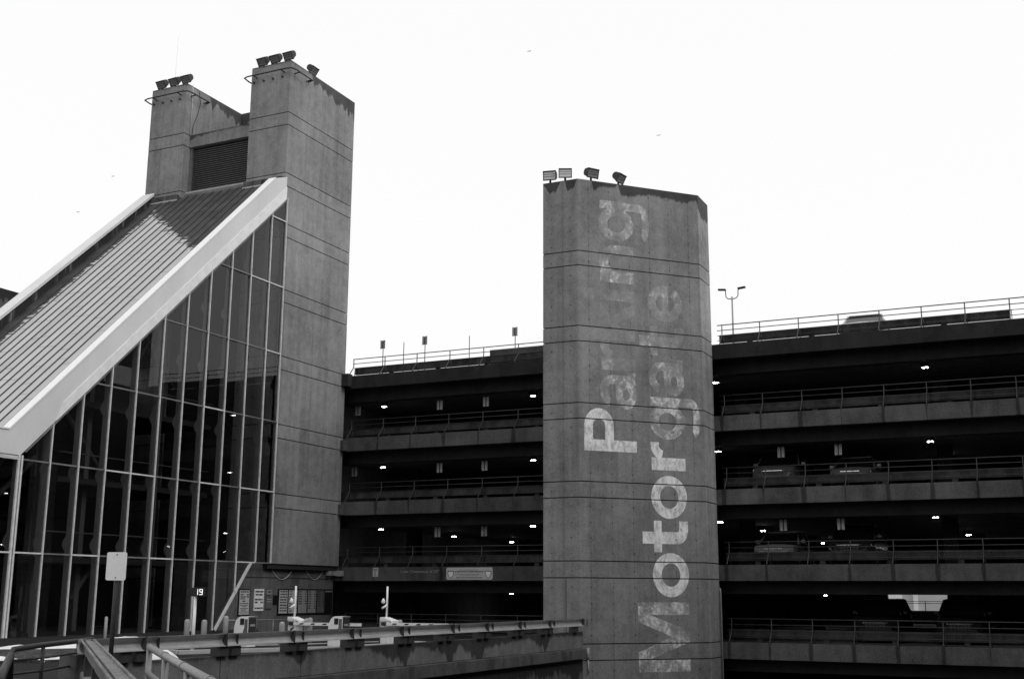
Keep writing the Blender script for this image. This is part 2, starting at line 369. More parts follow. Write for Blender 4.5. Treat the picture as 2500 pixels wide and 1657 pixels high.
# ------------------------------------------------------------------ parking garage
FL = [10.4, 7.34, 4.28, 1.22, -1.84]
GX0, GX1, GB = -33.6, 13.0, 88.0
gar = thing('parking_garage', 'dark open concrete parking garage with pipe railings on every deck', 'parking garage', (-10, 48, LOW))
postL = [-31.77+1.8*k for k in range(7)]; postR = [-13.14+1.63*k for k in range(11)]
def post_mesh(F, x):
    m = MB(); m.tube([(x, 48.06, F), (x, 48.10, F+.06), (x, 48.47, F+.48), (x, 48.5, F+.56), (x, 48.5, F+.95)], .024, 6)
    m.tube([(x+.05, 48.53, F), (x+.05, 48.53, F+.5)], .015, 5); return m
pmesh = {}
for i, F in enumerate(FL):
    roofm = i == 0
    for a, b, mt in ((GX0, -18.0, 'slab_roof' if roofm else 'slab_left'), (-17.98, GX1, 'slab_roof' if roofm else 'slab')):
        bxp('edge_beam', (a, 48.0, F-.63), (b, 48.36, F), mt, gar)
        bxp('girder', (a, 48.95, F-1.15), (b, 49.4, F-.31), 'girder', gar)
    bxp('deck_slab', (GX0, 48.362, F-.3), (GX1, 49.6, F-.003), 'inner', gar)
    bxp('deck_slab', (GX0, 49.61, F-.95), (GX1, GB, F-.003), 'inner', gar)
    for a, b in ((GX0, -18.2), (-13.3, -1.75 if roofm else GX1)):
        bxp('wheel_barrier', (a if roofm is False or a > -20 else -31.75, 48.6, F+.17), (b, 48.74, F+.52), 'barrier', gar, .01)
        n = 0
        for xx in [v/10 for v in range(int(a*10)+12, int(b*10)-5, 26)]:     # feet under the barrier
            bxp('barrier_foot', (xx, 48.62, F-.002), (xx+.22, 48.72, F+.175), 'barrier', gar)
    for a, b in ((GX0+1.8, -18.9), (-13.35, GX1)):
        for h, rr in ((.93, .022), (.70, .018), (.47, .014), (.26, .014)):
            if h < .6 and a < -20: continue
            MB().tube([(a, 48.5, F+h), ((a+b)/2, 48.5, F+h), (b, 48.5, F+h)], rr, 6).build('guard_rail', 'railpipe', gar)
        if a < -20:
            for h in (.50, .2): MB().tube([(a, 48.57, F+h), (b, 48.57, F+h)], .012, 5).build('guard_rail', 'railpipe', gar)
    for x in postL+postR:
        if i == 0 and x == postL[0]: base = post_mesh(0, 0).build('rail_post', 'railpipe', gar); pm = base; off = ORG[base.name].copy()
        else: pm = base.copy(); C.objects.link(pm)
        pm.location = off + Vector((x, 0, F)) - ORG[gar.name]
for k, x in enumerate((-31.4, -22.6, -13.8, -5.0, 3.8, 12.0)):
    for y in (54.2, 69.5, 84.0):
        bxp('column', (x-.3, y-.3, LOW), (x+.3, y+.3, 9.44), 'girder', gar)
# back wall with the one opening on the entrance level
bxp('back_wall', (GX0, GB+.01, 1.3), (GX1, GB+.3, 10.3), 'inner', gar)
bxp('back_wall', (GX0, GB+.01, LOW), (-12.6, GB+.3, 1.29), 'inner', gar)
bxp('back_wall', (-8.0, GB+.01, LOW), (GX1, GB+.3, 1.29), 'inner', gar)
bxp('back_wall', (-12.59, GB+.02, LOW), (-8.01, GB+.29, -.95), 'inner', gar)
for h in (-.32, -.45): MB().tube([(-12.6, GB-.2, h), (-8.0, GB-.2, h)], .02, 6).build('guard_rail', 'darkpipe', gar)
MB().tube([(-10.1, GB-.2, -.95), (-10.1, GB-.2, -.3)], .03, 6).build('rail_post', 'darkpipe', gar)
bxp('side_wall', (GX0-.3, 48.4, LOW), (GX0-.01, GB, 10.3), 'inner', gar)  # end walls added to keep daylight out of the decks
bxp('side_wall', (GX1+.01, 48.4, LOW), (GX1+.3, GB, 10.3), 'inner', gar)
# higher ramp wall at the back of the roof deck
bxp('ramp_wall', (-31.0, 62.0, 10.41), (-21.5, 62.4, 14.28), 'barrier', gar)
bxp('ramp_deck', (-31.0, 62.41, 12.75), (-21.5, 70, 13.0), 'inner', gar)
bxp('beam_end_corbel', (-32.2, 47.62, 9.85), (-31.5, 47.995, 10.46), 'slab_roof', gar)
for z in (6.72, 3.66): bxp('beam_end_corbel', (-32.2, 47.7, z), (-31.62, 47.995, z+.5), 'slab_left', gar)

# lettering on the entrance beam
def text_mesh(name, s, size, loc, axis_x, axis_up, mat, parent, spacing=1.0, wid=None):
    cu = bpy.data.curves.new(name, 'FONT'); cu.body = s; cu.size = size; cu.space_character = spacing
    ob = bpy.data.objects.new(name, cu); C.objects.link(ob)
    me = bpy.data.meshes.new_from_object(ob.evaluated_get(bpy.context.evaluated_depsgraph_get())); bpy.data.objects.remove(ob)
    ax, ay = Vector(axis_x).normalized(), Vector(axis_up).normalized(); az = ax.cross(ay); loc = Vector(loc)
    w = max(v.co.x for v in me.vertices); k = (wid/w) if wid else 1
    m = MB(); m.v = [loc + ax*v.co.x*k + ay*v.co.y + az*.0 for v in me.vertices]; m.f = [tuple(p.vertices) for p in me.polygons]; m.smooth = [False]*len(m.f)
    return m.build(name, mat, parent)
text_mesh('painted_lettering', "Low Clearance 6'10\"", .17, (-28.51, 47.994, .955), (1, 0, 0), (0, 0, 1), 'signgrey', gar, wid=2.04)

# ------------------------------------------------------------------ twin pylon stair tower
tw = thing('stair_tower', 'tall concrete stair tower of two pylons with a louvred gap between', 'tower', (-36, 45, DECK))
XT, YC = -31.88, 42.42
top_ = lambda y: 18.47+(y-41.475)*.976
banded(tw, [(-34.18, YC), (XT, YC), (XT, 47.97), (-34.18, 47.97)], 1.27, 24.7, 'tower')
banded(tw, [(-40.37, YC), (-38.12, YC), (-38.12, 47.97), (-40.37, 47.97)], DECK, 24.7, 'tower')
bxp('lintel_beam', (-38.1, 42.84, 21.46), (-34.2, 46.6, 22.1), 'lintel', tw)
bxp('back_wall', (-38.1, 46.68, 18), (-34.2, 47.9, 24.71), 'tower', tw)
bxp('sill_wall', (-38.1, 42.9, 17.5), (-34.2, 43.4, 19.2), 'lintel', tw)
bxp('louvre_backing', (-38.1, 43.36, 19.201), (-34.2, 43.5, 21.45), 'black', tw)
for x in (-38.09, -34.31): bxp('louvre_frame', (x, 42.93, 19.201), (x+.1, 43.3, 21.455), 'louver', tw)
base = None
for k in range(20):
    z = 19.27+k*.109
    if base is None:
        base = MB().obox((-36.15, 43.1, z), (1, 0, 0), (0, .8, .6), (0, -.6, .8), 1.83, .085, .012).build('louvre_slat', 'louver', tw); l0 = base.location.copy()
    else:
        c = base.copy(); C.objects.link(c); c.location = l0 + Vector((0, 0, k*.109))
for x0, n in ((-40.36, 4), (-34.17, 4)):                                           # flashing upstands at the roof
    for k in range(n):
        bxp('flashing', (x0+k*.56+.01, 42.22, 18.42), (x0+k*.56+.545, YC-.01, 18.86), 'flashing', tw, .01)
bxp('flashing', (-38.05, 42.7, 18.45), (-34.25, 42.88, 18.72), 'flashing', tw, .01)
for x0, x1, y in ((-40.36, -38.1, 42.19), (-38.05, -34.2, 42.66), (-34.17, -32.1, 42.19)): bxp('flashing_trim', (x0, y, top_(y)-.64), (x1, y+.03, top_(y)-.57), 'curb', tw)
bxp('base_wall', (-33.9, 38.9, DECK), (-32.15, 47.95, 1.26), 'wallboard', tw)
bxp('base_wall_course', (-33.5, 40.9, .66), (-32.13, 47.93, .69), 'core', tw)
bxp('soffit_trim', (-33.9, 42.5, 1.05), (-31.95, 47.9, 1.255), 'dark', tw)
def hoop(x0, x1):
    m = MB(); zt = 24.16
    m.tube([(x0, 43.1, zt-.02), (x0-.28, 43.0, zt), (x0-.3, 42.6, zt), (x0-.24, 42.2, zt), (x0, 42.12, zt), (x1, 42.12, zt), (x1+.24, 42.2, zt), (x1+.3, 42.45, zt), (x1+.3, 43.8, zt), (x1, 43.85, zt)], .035, 7)
    return m.build('pipe_rail', 'darkpipe', tw)
for x0, x1 in ((-34.18, XT), (-40.37, -38.12)):
    hoop(x0, x1)
    for x in (x0+.35, x1-.35): MB().tube([(x, YC, 24.14), (x, 42.1, 24.15)], .03, 6).build('bracket', 'darkpipe', tw)
    for y in (42.75, 43.7): MB().tube([(x1, y, 24.14), (x1+.31, y, 24.15)], .03, 6).build('bracket', 'darkpipe', tw)
    for k in range(4): MB().tube([(x0+.2+k*.55, YC, 23.93), (x0+.2+k*.55, YC-.07, 23.93)], .05, 7).build('bolt', 'dark', tw)
MB().tube([(-38.09, 42.8, 24.75), (-38.07, 42.8, 23.6), (-38.08, 42.8, 22.1)], .018, 5).build('cable', 'cable', tw)
MB().tube([(-38.09, 43.3, 24.6), (-38.08, 43.42, 24.0), (-38.09, 43.25, 23.3), (-38.09, 43.0, 22.7), (-38.09, 42.95, 22.12)], .014, 5).build('cable', 'dark', tw)
an = MB(); an.tube([(-39.75, 43.3, 24.7), (-39.75, 43.3, 25.6)], .03, 6); an.tube([(-39.75, 43.3, 25.6), (-39.72, 43.3, 28.0)], .004, 4); an.build('whip_aerial', 'cable', tw)
for a, b in ((47.25, 47.5), (47.62, 47.92)): bxp('wall_lamp_box', (-32.14, a, .82), (-31.9, b, 1.03), 'signgrey', tw, .01)
# cable swags under the tower
for y0, y1, dz in ((43.1, 44.6, .42), (45.7, 47.0, .4)):
    MB().tube([(-32.12, y0+(y1-y0)*t/8, 1.02-dz*4*(t/8)*(1-t/8)) for t in range(9)], .015, 5).build('cable', 'cable', tw)

# ------------------------------------------------------------------ sloped glazed hall
hall = thing('glazed_hall', 'glass stair hall with steep pale metal roof running down from the pylons', 'glass building', (-36, 35, DECK))
XG, XB = -31.73, -40.4
top = lambda y: 18.47+(y-41.475)*.976
bot = lambda y: 4.45+(y-28.5)*.958
YE = 23.4                                                                          # end of the low part, out of frame
def yz(pts, x): return [(x, y, z) for y, z in pts]
near = [(42.35, 17.74), (42.35, 18.8), (41.48, 18.47), (27.95, 5.25), (YE, 5.25), (YE, 4.45), (28.5, 4.45)]
MB().prism(yz(near, -32.06), (.34, 0, 0)).build('fascia', 'fascia', hall, .015)
MB().prism(yz([(42.33, bot(42.33)+.02), (42.33, bot(42.33)+.60), (30.15, bot(30.15)+.46), (29.9, bot(29.9)+.02)], -31.719), (.035, 0, 0)).build('fascia_lip', 'lip', hall)
cp = [(41.45, top(41.45)), (41.45, top(41.45)+.05), (27.93, 5.31), (YE, 5.31), (YE, 5.255), (27.95, 5.255)]
MB().prism(yz(cp, -32.08), (.39, 0, 0)).build('fascia_cap', 'cap', hall)
farp = [(42.4, 17.9), (42.4, 19.05), (28.0, 5.25), (YE, 5.25), (YE, 4.45), (28.5, 4.45)]
MB().prism(yz(farp, XB), (.6, 0, 0)).build('far_fascia', 'parapet_inner', hall)
MB().prism(yz([(42.4, 19.055), (42.4, 19.2), (27.97, 5.40), (YE, 5.40), (YE, 5.255), (28.0, 5.255)], XB-.05), (.72, 0, 0)).build('far_fascia_cap', 'fascia', hall)
H = .65
seams = [-39.05+.5*k for k in range(14)]
edges = [-39.79]+seams+[-32.07]
sn = Vector((0, -.976, 1)).normalized()
for a, b in zip(edges[:-1], edges[1:]):
    MB().prism([(a+.012, 42.4, top(42.4)-H), (b-.012, 42.4, top(42.4)-H), (b-.012, 28.45, top(28.45)-H), (a+.012, 28.45, top(28.45)-H)], -sn*.05).build('roof_panel', 'roof', hall)
for x in seams:
    c0 = Vector((x, 42.38, top(42.38)-H)); c1 = Vector((x, 28.5, top(28.5)-H)); mid = (c0+c1)/2+sn*.012
    MB().obox(mid, (1, 0, 0), c0-c1, sn, .027, (c0-c1).length/2, .018).build('roof_seam', 'seam', hall)
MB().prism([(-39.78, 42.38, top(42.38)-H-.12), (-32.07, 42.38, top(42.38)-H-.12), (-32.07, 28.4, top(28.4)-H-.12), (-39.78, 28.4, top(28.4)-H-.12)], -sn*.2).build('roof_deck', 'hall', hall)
bxp('low_roof', (-39.78, YE, 4.5), (-32.08, 28.4, 4.78), 'roof', hall)
# glazing grid
MY = [28.52+1.287*k for k in range(11)]+[42.45]
TZ = [-1.46, 1.27, 4.33, 7.40, 10.48, 13.55, 16.65, 18.2]
MYL = [YE+.1, 24.66, 25.95, 27.235]
def clip(poly, a, b, c):
    """keep a*y+b*z+c >= 0"""
    out = []
    for i, p in enumerate(poly):
        q = poly[(i+1) % len(poly)]; fp = a*p[0]+b*p[1]+c; fq = a*q[0]+b*q[1]+c
        if fp >= 0: out.append(p)
        if fp*fq < 0: t = fp/(fp-fq); out.append((p[0]+(q[0]-p[0])*t, p[1]+(q[1]-p[1])*t))
    return out
def area(p): return abs(sum(p[i][0]*p[(i+1) % len(p)][1]-p[(i+1) % len(p)][0]*p[i][1] for i in range(len(p))))/2
cols = list(zip(MYL, MYL[1:]+[MY[0]]))+list(zip(MY[:-1], MY[1:]))
for y0, y1 in cols:
    for z0, z1 in zip(TZ[:-1], TZ[1:]):
        pg = [(y0+.02, z0+.02), (y1-.02, z0+.02), (y1-.02, z1-.02), (y0+.02, z1-.02)]
        if y0 < 28.5: pg = clip(pg, 0, -1, 4.43)
        else: pg = clip(pg, .958, -1, 4.45-28.5*.958-.03)
        if y1 > 38.9 and z0 < 1.2:                                               # slanted lower corner
            sl_ = (1.25+1.46)/(41.1-38.95); pg = clip(pg, -sl_, 1, 1.46+38.95*sl_-.04)
            if y0 > 41.2: continue
        if len(pg) > 2 and area(pg) > .02:
            ta, tb = random.uniform(-.012, .012), random.uniform(-.008, .008); yc_ = sum(p[0] for p in pg)/len(pg); zc_ = sum(p[1] for p in pg)/len(pg)
            MB().prism([(-31.782+(y-yc_)*ta+(z-zc_)*tb, y, z) for y, z in pg], (.012, 0, 0)).build('glass_pane', 'glass', hall)     # never quite in one plane
def zlow(y): return -1.46 if y <= 38.95 else (-1.46+(y-38.95)*1.2605 if y < 41.1 else 1.27)
def ztop(y): return 4.44 if y < 28.51 else bot(y)-.01
for y in MYL+MY:
    z0, z1 = zlow(y), ztop(y); w = .023
    if y == MY[0]:
        bxp('mullion', (-31.765, y-.10, z0), (-31.70, y-.02, z1), 'white', hall); bxp('mullion', (-31.765, y+.03, z0), (-31.70, y+.10, z1), 'white', hall)
    else: bxp('mullion', (-31.765, y-w, z0), (-31.70, y+w, z1), 'white', hall, .006)
    # inner fin with its round gusset plates
    pts = [(-31.80, z0), (-32.02, z0)]
    for zc in [1.65+2.48*k for k in range(7)]:
        if z0+.5 < zc < z1-.4:
            pts += [(-32.02-.15*math.sin(math.pi*t/8), zc-.27+.54*t/8) for t in range(9)]
    pts += [(-32.02, z1-.05), (-31.80, z1-.05)]
    MB().prism([(x, y-.03, z) for x, z in pts], (0, .05, 0)).build('mullion_fin', 'fin', hall)
for zt in TZ[1:-1]:
    ys = MYL+MY if zt < 4.4 else MY
    for y0, y1 in zip(ys[:-1], ys[1:]):
        ylim = 28.5+(zt-4.45)/.958
        a = max(y0+.035, ylim+.05) if zt > 4.4 else y0+.035
        if a < y1-.1: bxp('transom', (-31.768, a, zt-.026), (-31.712, y1-.035, zt+.026), 'white' if y1 > 41.5 and random.random() < .7 or random.random() < .25 else 'whitedim', hall)
c0, c1 = Vector((-31.735, 38.98, -1.46)), Vector((-31.735, 41.1, 1.25)); dd = c1-c0
MB().obox((c0+c1)/2, (1, 0, 0), dd, dd.cross(Vector((1, 0, 0))), .035, dd.length/2, .055).build('slant_frame', 'white', hall)
bxp('plinth', (-32.1, YE, DECK-.01), (-31.72, 38.9, -1.47), 'dark', hall)
c0, c1 = Vector((-31.735, 28.7, bot(28.7)-.06)), Vector((-31.735, 42.3, bot(42.3)-.06)); dd = c1-c0
MB().obox((c0+c1)/2, (1, 0, 0), dd, dd.cross(Vector((1, 0, 0))), .03, dd.length/2, .022).build('eaves_frame', 'whitedim', hall)
bxp('eaves_frame', (-31.765, YE, 4.36), (-31.705, 28.4, 4.42), 'white', hall)
# inside: floor, far wall, columns, diagonal bracing, landings
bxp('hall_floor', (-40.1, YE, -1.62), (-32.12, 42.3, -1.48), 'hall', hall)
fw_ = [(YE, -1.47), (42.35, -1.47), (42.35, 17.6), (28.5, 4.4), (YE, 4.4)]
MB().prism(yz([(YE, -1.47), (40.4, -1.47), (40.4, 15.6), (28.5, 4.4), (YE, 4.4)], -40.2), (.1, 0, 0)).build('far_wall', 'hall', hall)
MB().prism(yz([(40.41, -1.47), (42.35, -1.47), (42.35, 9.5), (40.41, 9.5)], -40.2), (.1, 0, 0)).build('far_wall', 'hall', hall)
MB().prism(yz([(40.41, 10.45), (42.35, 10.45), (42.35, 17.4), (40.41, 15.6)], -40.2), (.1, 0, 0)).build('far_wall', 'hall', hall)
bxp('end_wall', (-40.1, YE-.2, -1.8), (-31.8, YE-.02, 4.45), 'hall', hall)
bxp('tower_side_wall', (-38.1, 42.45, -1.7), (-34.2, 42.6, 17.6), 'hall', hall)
for x, y, zt in ((-36, 33.4, 7.5), (-36, 35.6, 9.5), (-37.5, 34.5, 8.5), (-37.5, 30.5, 5.2), (-35, 38.5, 12.5)):
    bxp('inner_column', (x-.12, y-.12, -1.48), (x+.12, y+.12, zt), 'hallsteel', hall)
for p, q in (((-36, 35.4, -.3), (-36, 36.6, 1.3)), ((-36, 31, 4.2), (-36, 34.6, 8.5)), ((-36, 33, 8.4), (-36, 36.8, 4.5)), ((-37, 30, 1.3), (-37, 34, 5.2)), ((-35.6, 37.6, 9.5), (-35.6, 40.6, 14.0)), ((-36.5, 38, 12.2), (-36.5, 41, 9.0))):
    MB().tube([p, q], .11, 7).build('diagonal_brace', 'hallsteel', hall)
for z, y0 in ((1.1, 33), (4.15, 33.5), (7.2, 34.5)):
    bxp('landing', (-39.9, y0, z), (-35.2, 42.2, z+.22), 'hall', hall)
    MB().tube([(-35.2, y0, z+1.15), (-35.2, 42.2, z+1.15)], .03, 6).build('landing_rail', 'hallsteel', hall)

# ------------------------------------------------------------------ chamfered tower with the painted words
st = thing('lettered_tower', 'concrete tower with a slanted face carrying worn white painted words', 'tower', (-16, 45, LOW))
C0 = Vector((-17.3, 42.45)); C1 = Vector((-13.45, 46.5)); eD = (C1-C0).normalized(); nD = Vector((eD.y, -eD.x))
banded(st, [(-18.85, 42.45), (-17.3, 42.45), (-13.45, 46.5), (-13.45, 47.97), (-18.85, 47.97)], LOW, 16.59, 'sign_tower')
bxp('vertical_joint', (-17.905, 42.447, -3.2), (-17.875, 42.46, .62), 'core', st)
def onface(s, z, off): return (C0.x+eD.x*s+nD.x*off, C0.y+eD.y*s+nD.y*off, z)
th = MB()                                                                            # form-tie holes
for zc in [.28+3.06*k+dz for k in range(-2, 6) for dz in (0, -.61, -1.2, -1.78, .6)]:
    if zc > 16.2 or zc < LOW+.2: continue
    for s in [.46+.92*k for k in range(6)]:
        r = random.uniform(.018, .034); th.poly([onface(s+r*math.cos(t), zc+r*math.sin(t), .003) for t in [i*math.pi/3 for i in range(6)]])
    for x in (-18.47, -17.65):
        r = random.uniform(.018, .032); th.poly([(x+r*math.cos(t), 42.447, zc+r*math.sin(t)) for t in [i*math.pi/3 for i in range(6)]])
    th.poly([(-13.447, 47.2+.025*math.cos(t), zc+.025*math.sin(t)) for t in [i*math.pi/3 for i in range(6)]])
o = th.build('tie_holes', 'core', st); o['kind'] = 'stuff'
MB().tube([(-13.38, 47.8, .3), (-13.36, 47.8, .1), (-13.36, 47.8, LOW)], .035, 6).build('conduit', 'signgrey', st)
dsp = MB(); dsp.tube([(-17.08, 42.62, -1.95), (-17.08, 42.62, -2.35)], .05, 7); dsp.tube([(-17.08, 42.62, -2.38), (-17.06, 42.62, -2.85)], .03, 7); dsp.build('drain_spout', 'curb', st)

# painted letters: a runs up the tower, b runs left from the base line; each glyph one mesh
def glyph(prims, z0, sbase, wear, letter):
    m = MB(); k = 0
    for pr in prims:
        off = .0030+.0012*k; k += 1
        for pg in pr:
            for lo, hi in bands(LOW, 16.59):                                       # paint does not bridge the joints
                q = clip(clip(pg, 1, 0, z0-lo), -1, 0, hi-z0)
                if len(q) > 2 and area(q) > 1e-4: m.poly([onface(sbase-b, z0+a, off) for a, b in q])
    o = m.build('painted_letter', 'letter', st); o['wear'] = wear; return o
def R_(a0, a1, b0, b1): return [[(a0, b0), (a1, b0), (a1, b1), (a0, b1)]]
def ring(ca, cb, ro, so, ri, si, t0=0, t1=360, n=28):
    out = []
    for i in range(n):
        p, q = rad(t0+(t1-t0)*i/n), rad(t0+(t1-t0)*(i+1)/n)
        out.append([(ca+ro*math.cos(p), cb+so*math.sin(p)), (ca+ro*math.cos(q), cb+so*math.sin(q)), (ca+ri*math.cos(q), cb+si*math.sin(q)), (ca+ri*math.cos(p), cb+si*math.sin(p))])
    return out
def gM(): return [R_(0, .48, 0, 2.24), R_(2.13, 2.61, 0, 2.24), [[(.48, 2.24), (.74, 2.24), (1.305, .80), (1.305, 0), (1.10, 0), (.48, 1.72)], [(2.13, 2.24), (2.13, 1.72), (1.51, 0), (1.305, 0), (1.305, .80), (1.87, 2.24)]]]
def gO(w=1.7): return [ring(w/2, .77, w/2, .80, w/2-.40, .41)]
def gT(): return [R_(.32, .79, .42, 1.98), R_(0, 1.22, 1.14, 1.48), ring(.79+.12, .42, .59, .46, .12, .06, 180, 270, 8), R_(.91, 1.22, -.04, .36)]
def gR(): return [R_(0, .5, 0, 1.52), ring(1.0, .92, .62, .64, .22, .28, 90, 165, 8), R_(1.0, 1.11, 1.18, 1.56)]
def gG(): return [ring(.72, .77, .72, .80, .36, .40), R_(1.34, 1.69, -.35, 1.52), ring(.85, -.32, .84, .42, .49, .10, 205, 360, 14)]
def gA(): return [ring(.58, .43, .58, .46, .22, .15), R_(1.0, 1.36, .02, 1.06), ring(.72, 1.03, .64, .55, .28, .22, 0, 165, 12), R_(1.36, 1.5, 0, .3), R_(.58, 1.0, .62, .9)]
def gE(): return [ring(.75, .77, .78, .80, .38, .42, 0, 325, 24), R_(.3, 1.5, .62, .92)]
def gP(): return [R_(0, .45, 0, 2.28), R_(.45, 1.0, 1.90, 2.28), R_(.45, 1.0, 1.0, 1.38), ring(1.0, 1.64, .69, .64, .26, .26, -90, 90, 14)]
def gK(): return [R_(0, .45, 0, 2.2), [[(.45, .55), (.45, 1.0), (1.0, 1.52), (1.52, 1.52)]], [[(.62, .95), (.95, 1.15), (1.6, 0), (1.1, 0)]]]
def gI(): return [R_(0, .45, 0, 1.52), R_(0, .45, 1.8, 2.25)]
def gN(): return [R_(0, .48, 0, 1.52), R_(1.15, 1.58, 0, .95), ring(.85, .9, .73, .66, .30, .25, 0, 160, 12)]
BL, BL2 = 4.66, 2.49
for f, z0, sb, w, c in ((gM, -2.87, BL, .56, 'M'), (gO, -.07, BL, .0, 'o'), (gT, 1.65, BL, .04, 't'), (gO, 2.95, BL, .08, 'o'), (gR, 4.86, BL, .16, 'r'), (gG, 6.1, BL, .58, 'g'), (gA, 7.88, BL, .72, 'a'), (gT, 9.5, BL, .84, 't'), (gE, 10.95, BL, .80, 'e'),
                        (gP, 5.5, BL2, .22, 'P'), (gA, 7.2, BL2, .66, 'a'), (gR, 8.75, BL2, .88, 'r'), (gK, 9.95, BL2, .98, 'k'), (gI, 11.6, BL2, .92, 'i'), (gN, 12.36, BL2, .72, 'n'), (gG, 14.12, BL2, .72, 'g')):
    glyph(f(), z0, sb, w, c)

# ------------------------------------------------------------------ floodlights
def floodlight(lens, name='floodlight'):
    r = thing(name, '', 'floodlight')
    prof = [(.16, -.20), (.16, .19)] + [(.02-.17*math.sin(math.pi*t/8), .03+.16*math.cos(math.pi*t/8)) for t in range(9)]
    # local: +x = beam direction, y = width, z = up, tilt applied later; pivot at (0,0,.36)
    T = Matrix.Translation((0, 0, .36)) @ Matrix.Rotation(rad(lens[1]), 4, 'Y')
    m = MB().prism([(x, -.27, z) for x, z in prof], (0, .54, 0)); m.xf(T); m.build('housing', 'lampbody', r, .012)
    m = MB().box((.162, -.24, -.16), (.175, .24, .15)); m.xf(T); ln = m.build('lens', lens[0], r)
    for z in (-.04, .05):
        m = MB().box((.176, -.235, z-.008), (.182, .235, z+.008)); m.xf(T); m.build('lens_bar', 'lampbody', ln)
    f = MB()
    for lo, hi in (((.155, -.275, .155), (.20, .275, .20)), ((.155, -.275, -.205), (.185, .275, -.165)), ((.155, -.275, -.165), (.185, -.243, .155)), ((.155, .243, -.165), (.185, .275, .155))): f.box(lo, hi)
    f.xf(T); f.build('lens_frame', 'lampbody', r)
    MB().tube([(0, 0, 0), (0, 0, .28)], .045, 8).build('stem', 'lampbody', r)
    MB().lathe((0, 0, 0), [(.09, 0), (.09, .03), (.05, .05)], 10).build('base', 'lampbody', r)
    return r
def put(o, loc, az): o.location = loc; o.rotation_euler = (0, 0, rad(az)); return o     # az: direction of the beam, degrees from +X
def fl(lensmat, tilt, loc, az, label, group=None):
    o = floodlight((lensmat, tilt)); put(o, loc, az); o['label'] = label
    if group: o['group'] = group
for x in (-33.63, -32.88, -32.1): fl('lensdark', 34, (x, 42.6, 24.7), -93, 'black floodlight of the row of three on the pylon that stands over the glazed gable', 'three floodlights on the pylon over the gable')
fl('lensdark', 34, (-32.06, 44.35, 24.7), 0, 'single black floodlight on the long side of the pylon over the gable')
for x in (-39.87, -39.07, -38.3): fl('lensdark', 34, (x, 42.6, 24.7), -93, 'black floodlight of the row of three on the pylon with the whip aerial', 'three floodlights on the aerial pylon')
fl('lenslite', 8, (-18.6, 42.66, 16.59), -78, 'pale lensed floodlight on the outer corner of the lettered tower')
fl('lenslite', 2, (-17.95, 42.7, 16.59), -66, 'white lensed floodlight facing straight out over the lettered tower edge')
fl('lensdark', 14, (-16.95, 43.05, 16.59), -35, 'grey lensed floodlight on top of the slanted lettered face near its corner')
fl('lensdark', 28, (-16.1, 43.98, 16.59), -10, 'drooping dark floodlight further along the slanted lettered face')

# ------------------------------------------------------------------ garage lamps and hanging signs
def ceiling_lamp(z):
    r = thing('ceiling_lamp', 'small lit twin lamp under a dark garage ceiling', 'ceiling lamp', group='lamps under the garage ceilings')
    bxp('lamp_housing', (-.17, -.10, -.05), (.17, .10, .16), 'dark', r)
    for s in (-1, 1): bxp('lamp_panel', (s*.065-.045, -.06, -.08), (s*.065+.045, .06, -.052), 'lampglow', r, .02)
    return r
cl = ceiling_lamp(0); first = True
spots = []
for i, F in enumerate(FL[:4]):
    xs = (-31.2, -22.95, -14.05, -5.2, 3.6); ys = (50.55, 58.2, 65.6, 73.0)[:(1 if i == 0 else 2 if i == 1 else 4)]
    for x in xs:
        for y in ys:
            if i == 1 and y > 51 and x != -5.2: continue
            if i == 2 and (x, y) in ((-22.95, 58.2), (-22.95, 65.6), (-22.95, 73.0), (-31.2, 73.0)): continue
            if i == 3 and (x, y) not in ((-31.2, 65.6), (-14.05, 73.0)): continue
            spots.append((x, y, F-1.11))
for p in spots:
    o = cl if first else copy_tree(cl); first = False; o.location = p
def hang_sign(z):
    r = thing('hanging_sign', '', 'sign')
    for s in (-1, 1):
        bxp('panel', (s*.088-.062, -.02, -.46), (s*.088+.062, .0, 0), 'signwhite', r, .006)
    bxp('backing', (-.15, .001, -.40), (.15, .02, -.03), 'black', r)
    MB().tube([(0, .03, -.2), (0, .03, .22)], .015, 5).build('hanger', 'dark', r)
    return r
hs = hang_sign(0); first = True
dk = {7.34: 'second deck below the roof', 10.4: 'deck right below the roof', 4.28: 'third deck below the roof'}
for F, side, xs in ((10.4, 'L', (-32.4, -27.7, -25.18)), (7.34, 'L', (-32.5, -27.65, -25.22)), (4.28, 'L', (-27.7, -25.21)), (7.34, 'R', (-11.17, -8.79)), (4.28, 'R', (-11.2, -8.84))):
    for x in xs:
        o = hs if first else copy_tree(hs); first = False; o.location = (x, 50.0, F-1.16)
        w = 'between the two towers' if side == 'L' else 'beyond the lettered tower'
        o['label'] = 'two strip hanging sign under the ceiling %s, %s' % (w, {10.4: 'top covered deck', 7.34: 'second covered deck', 4.28: 'third covered deck'}[F]); o['group'] = 'hanging signs %s on the %s' % (w, {10.4: 'top covered deck', 7.34: 'second covered deck', 4.28: 'third covered deck'}[F])

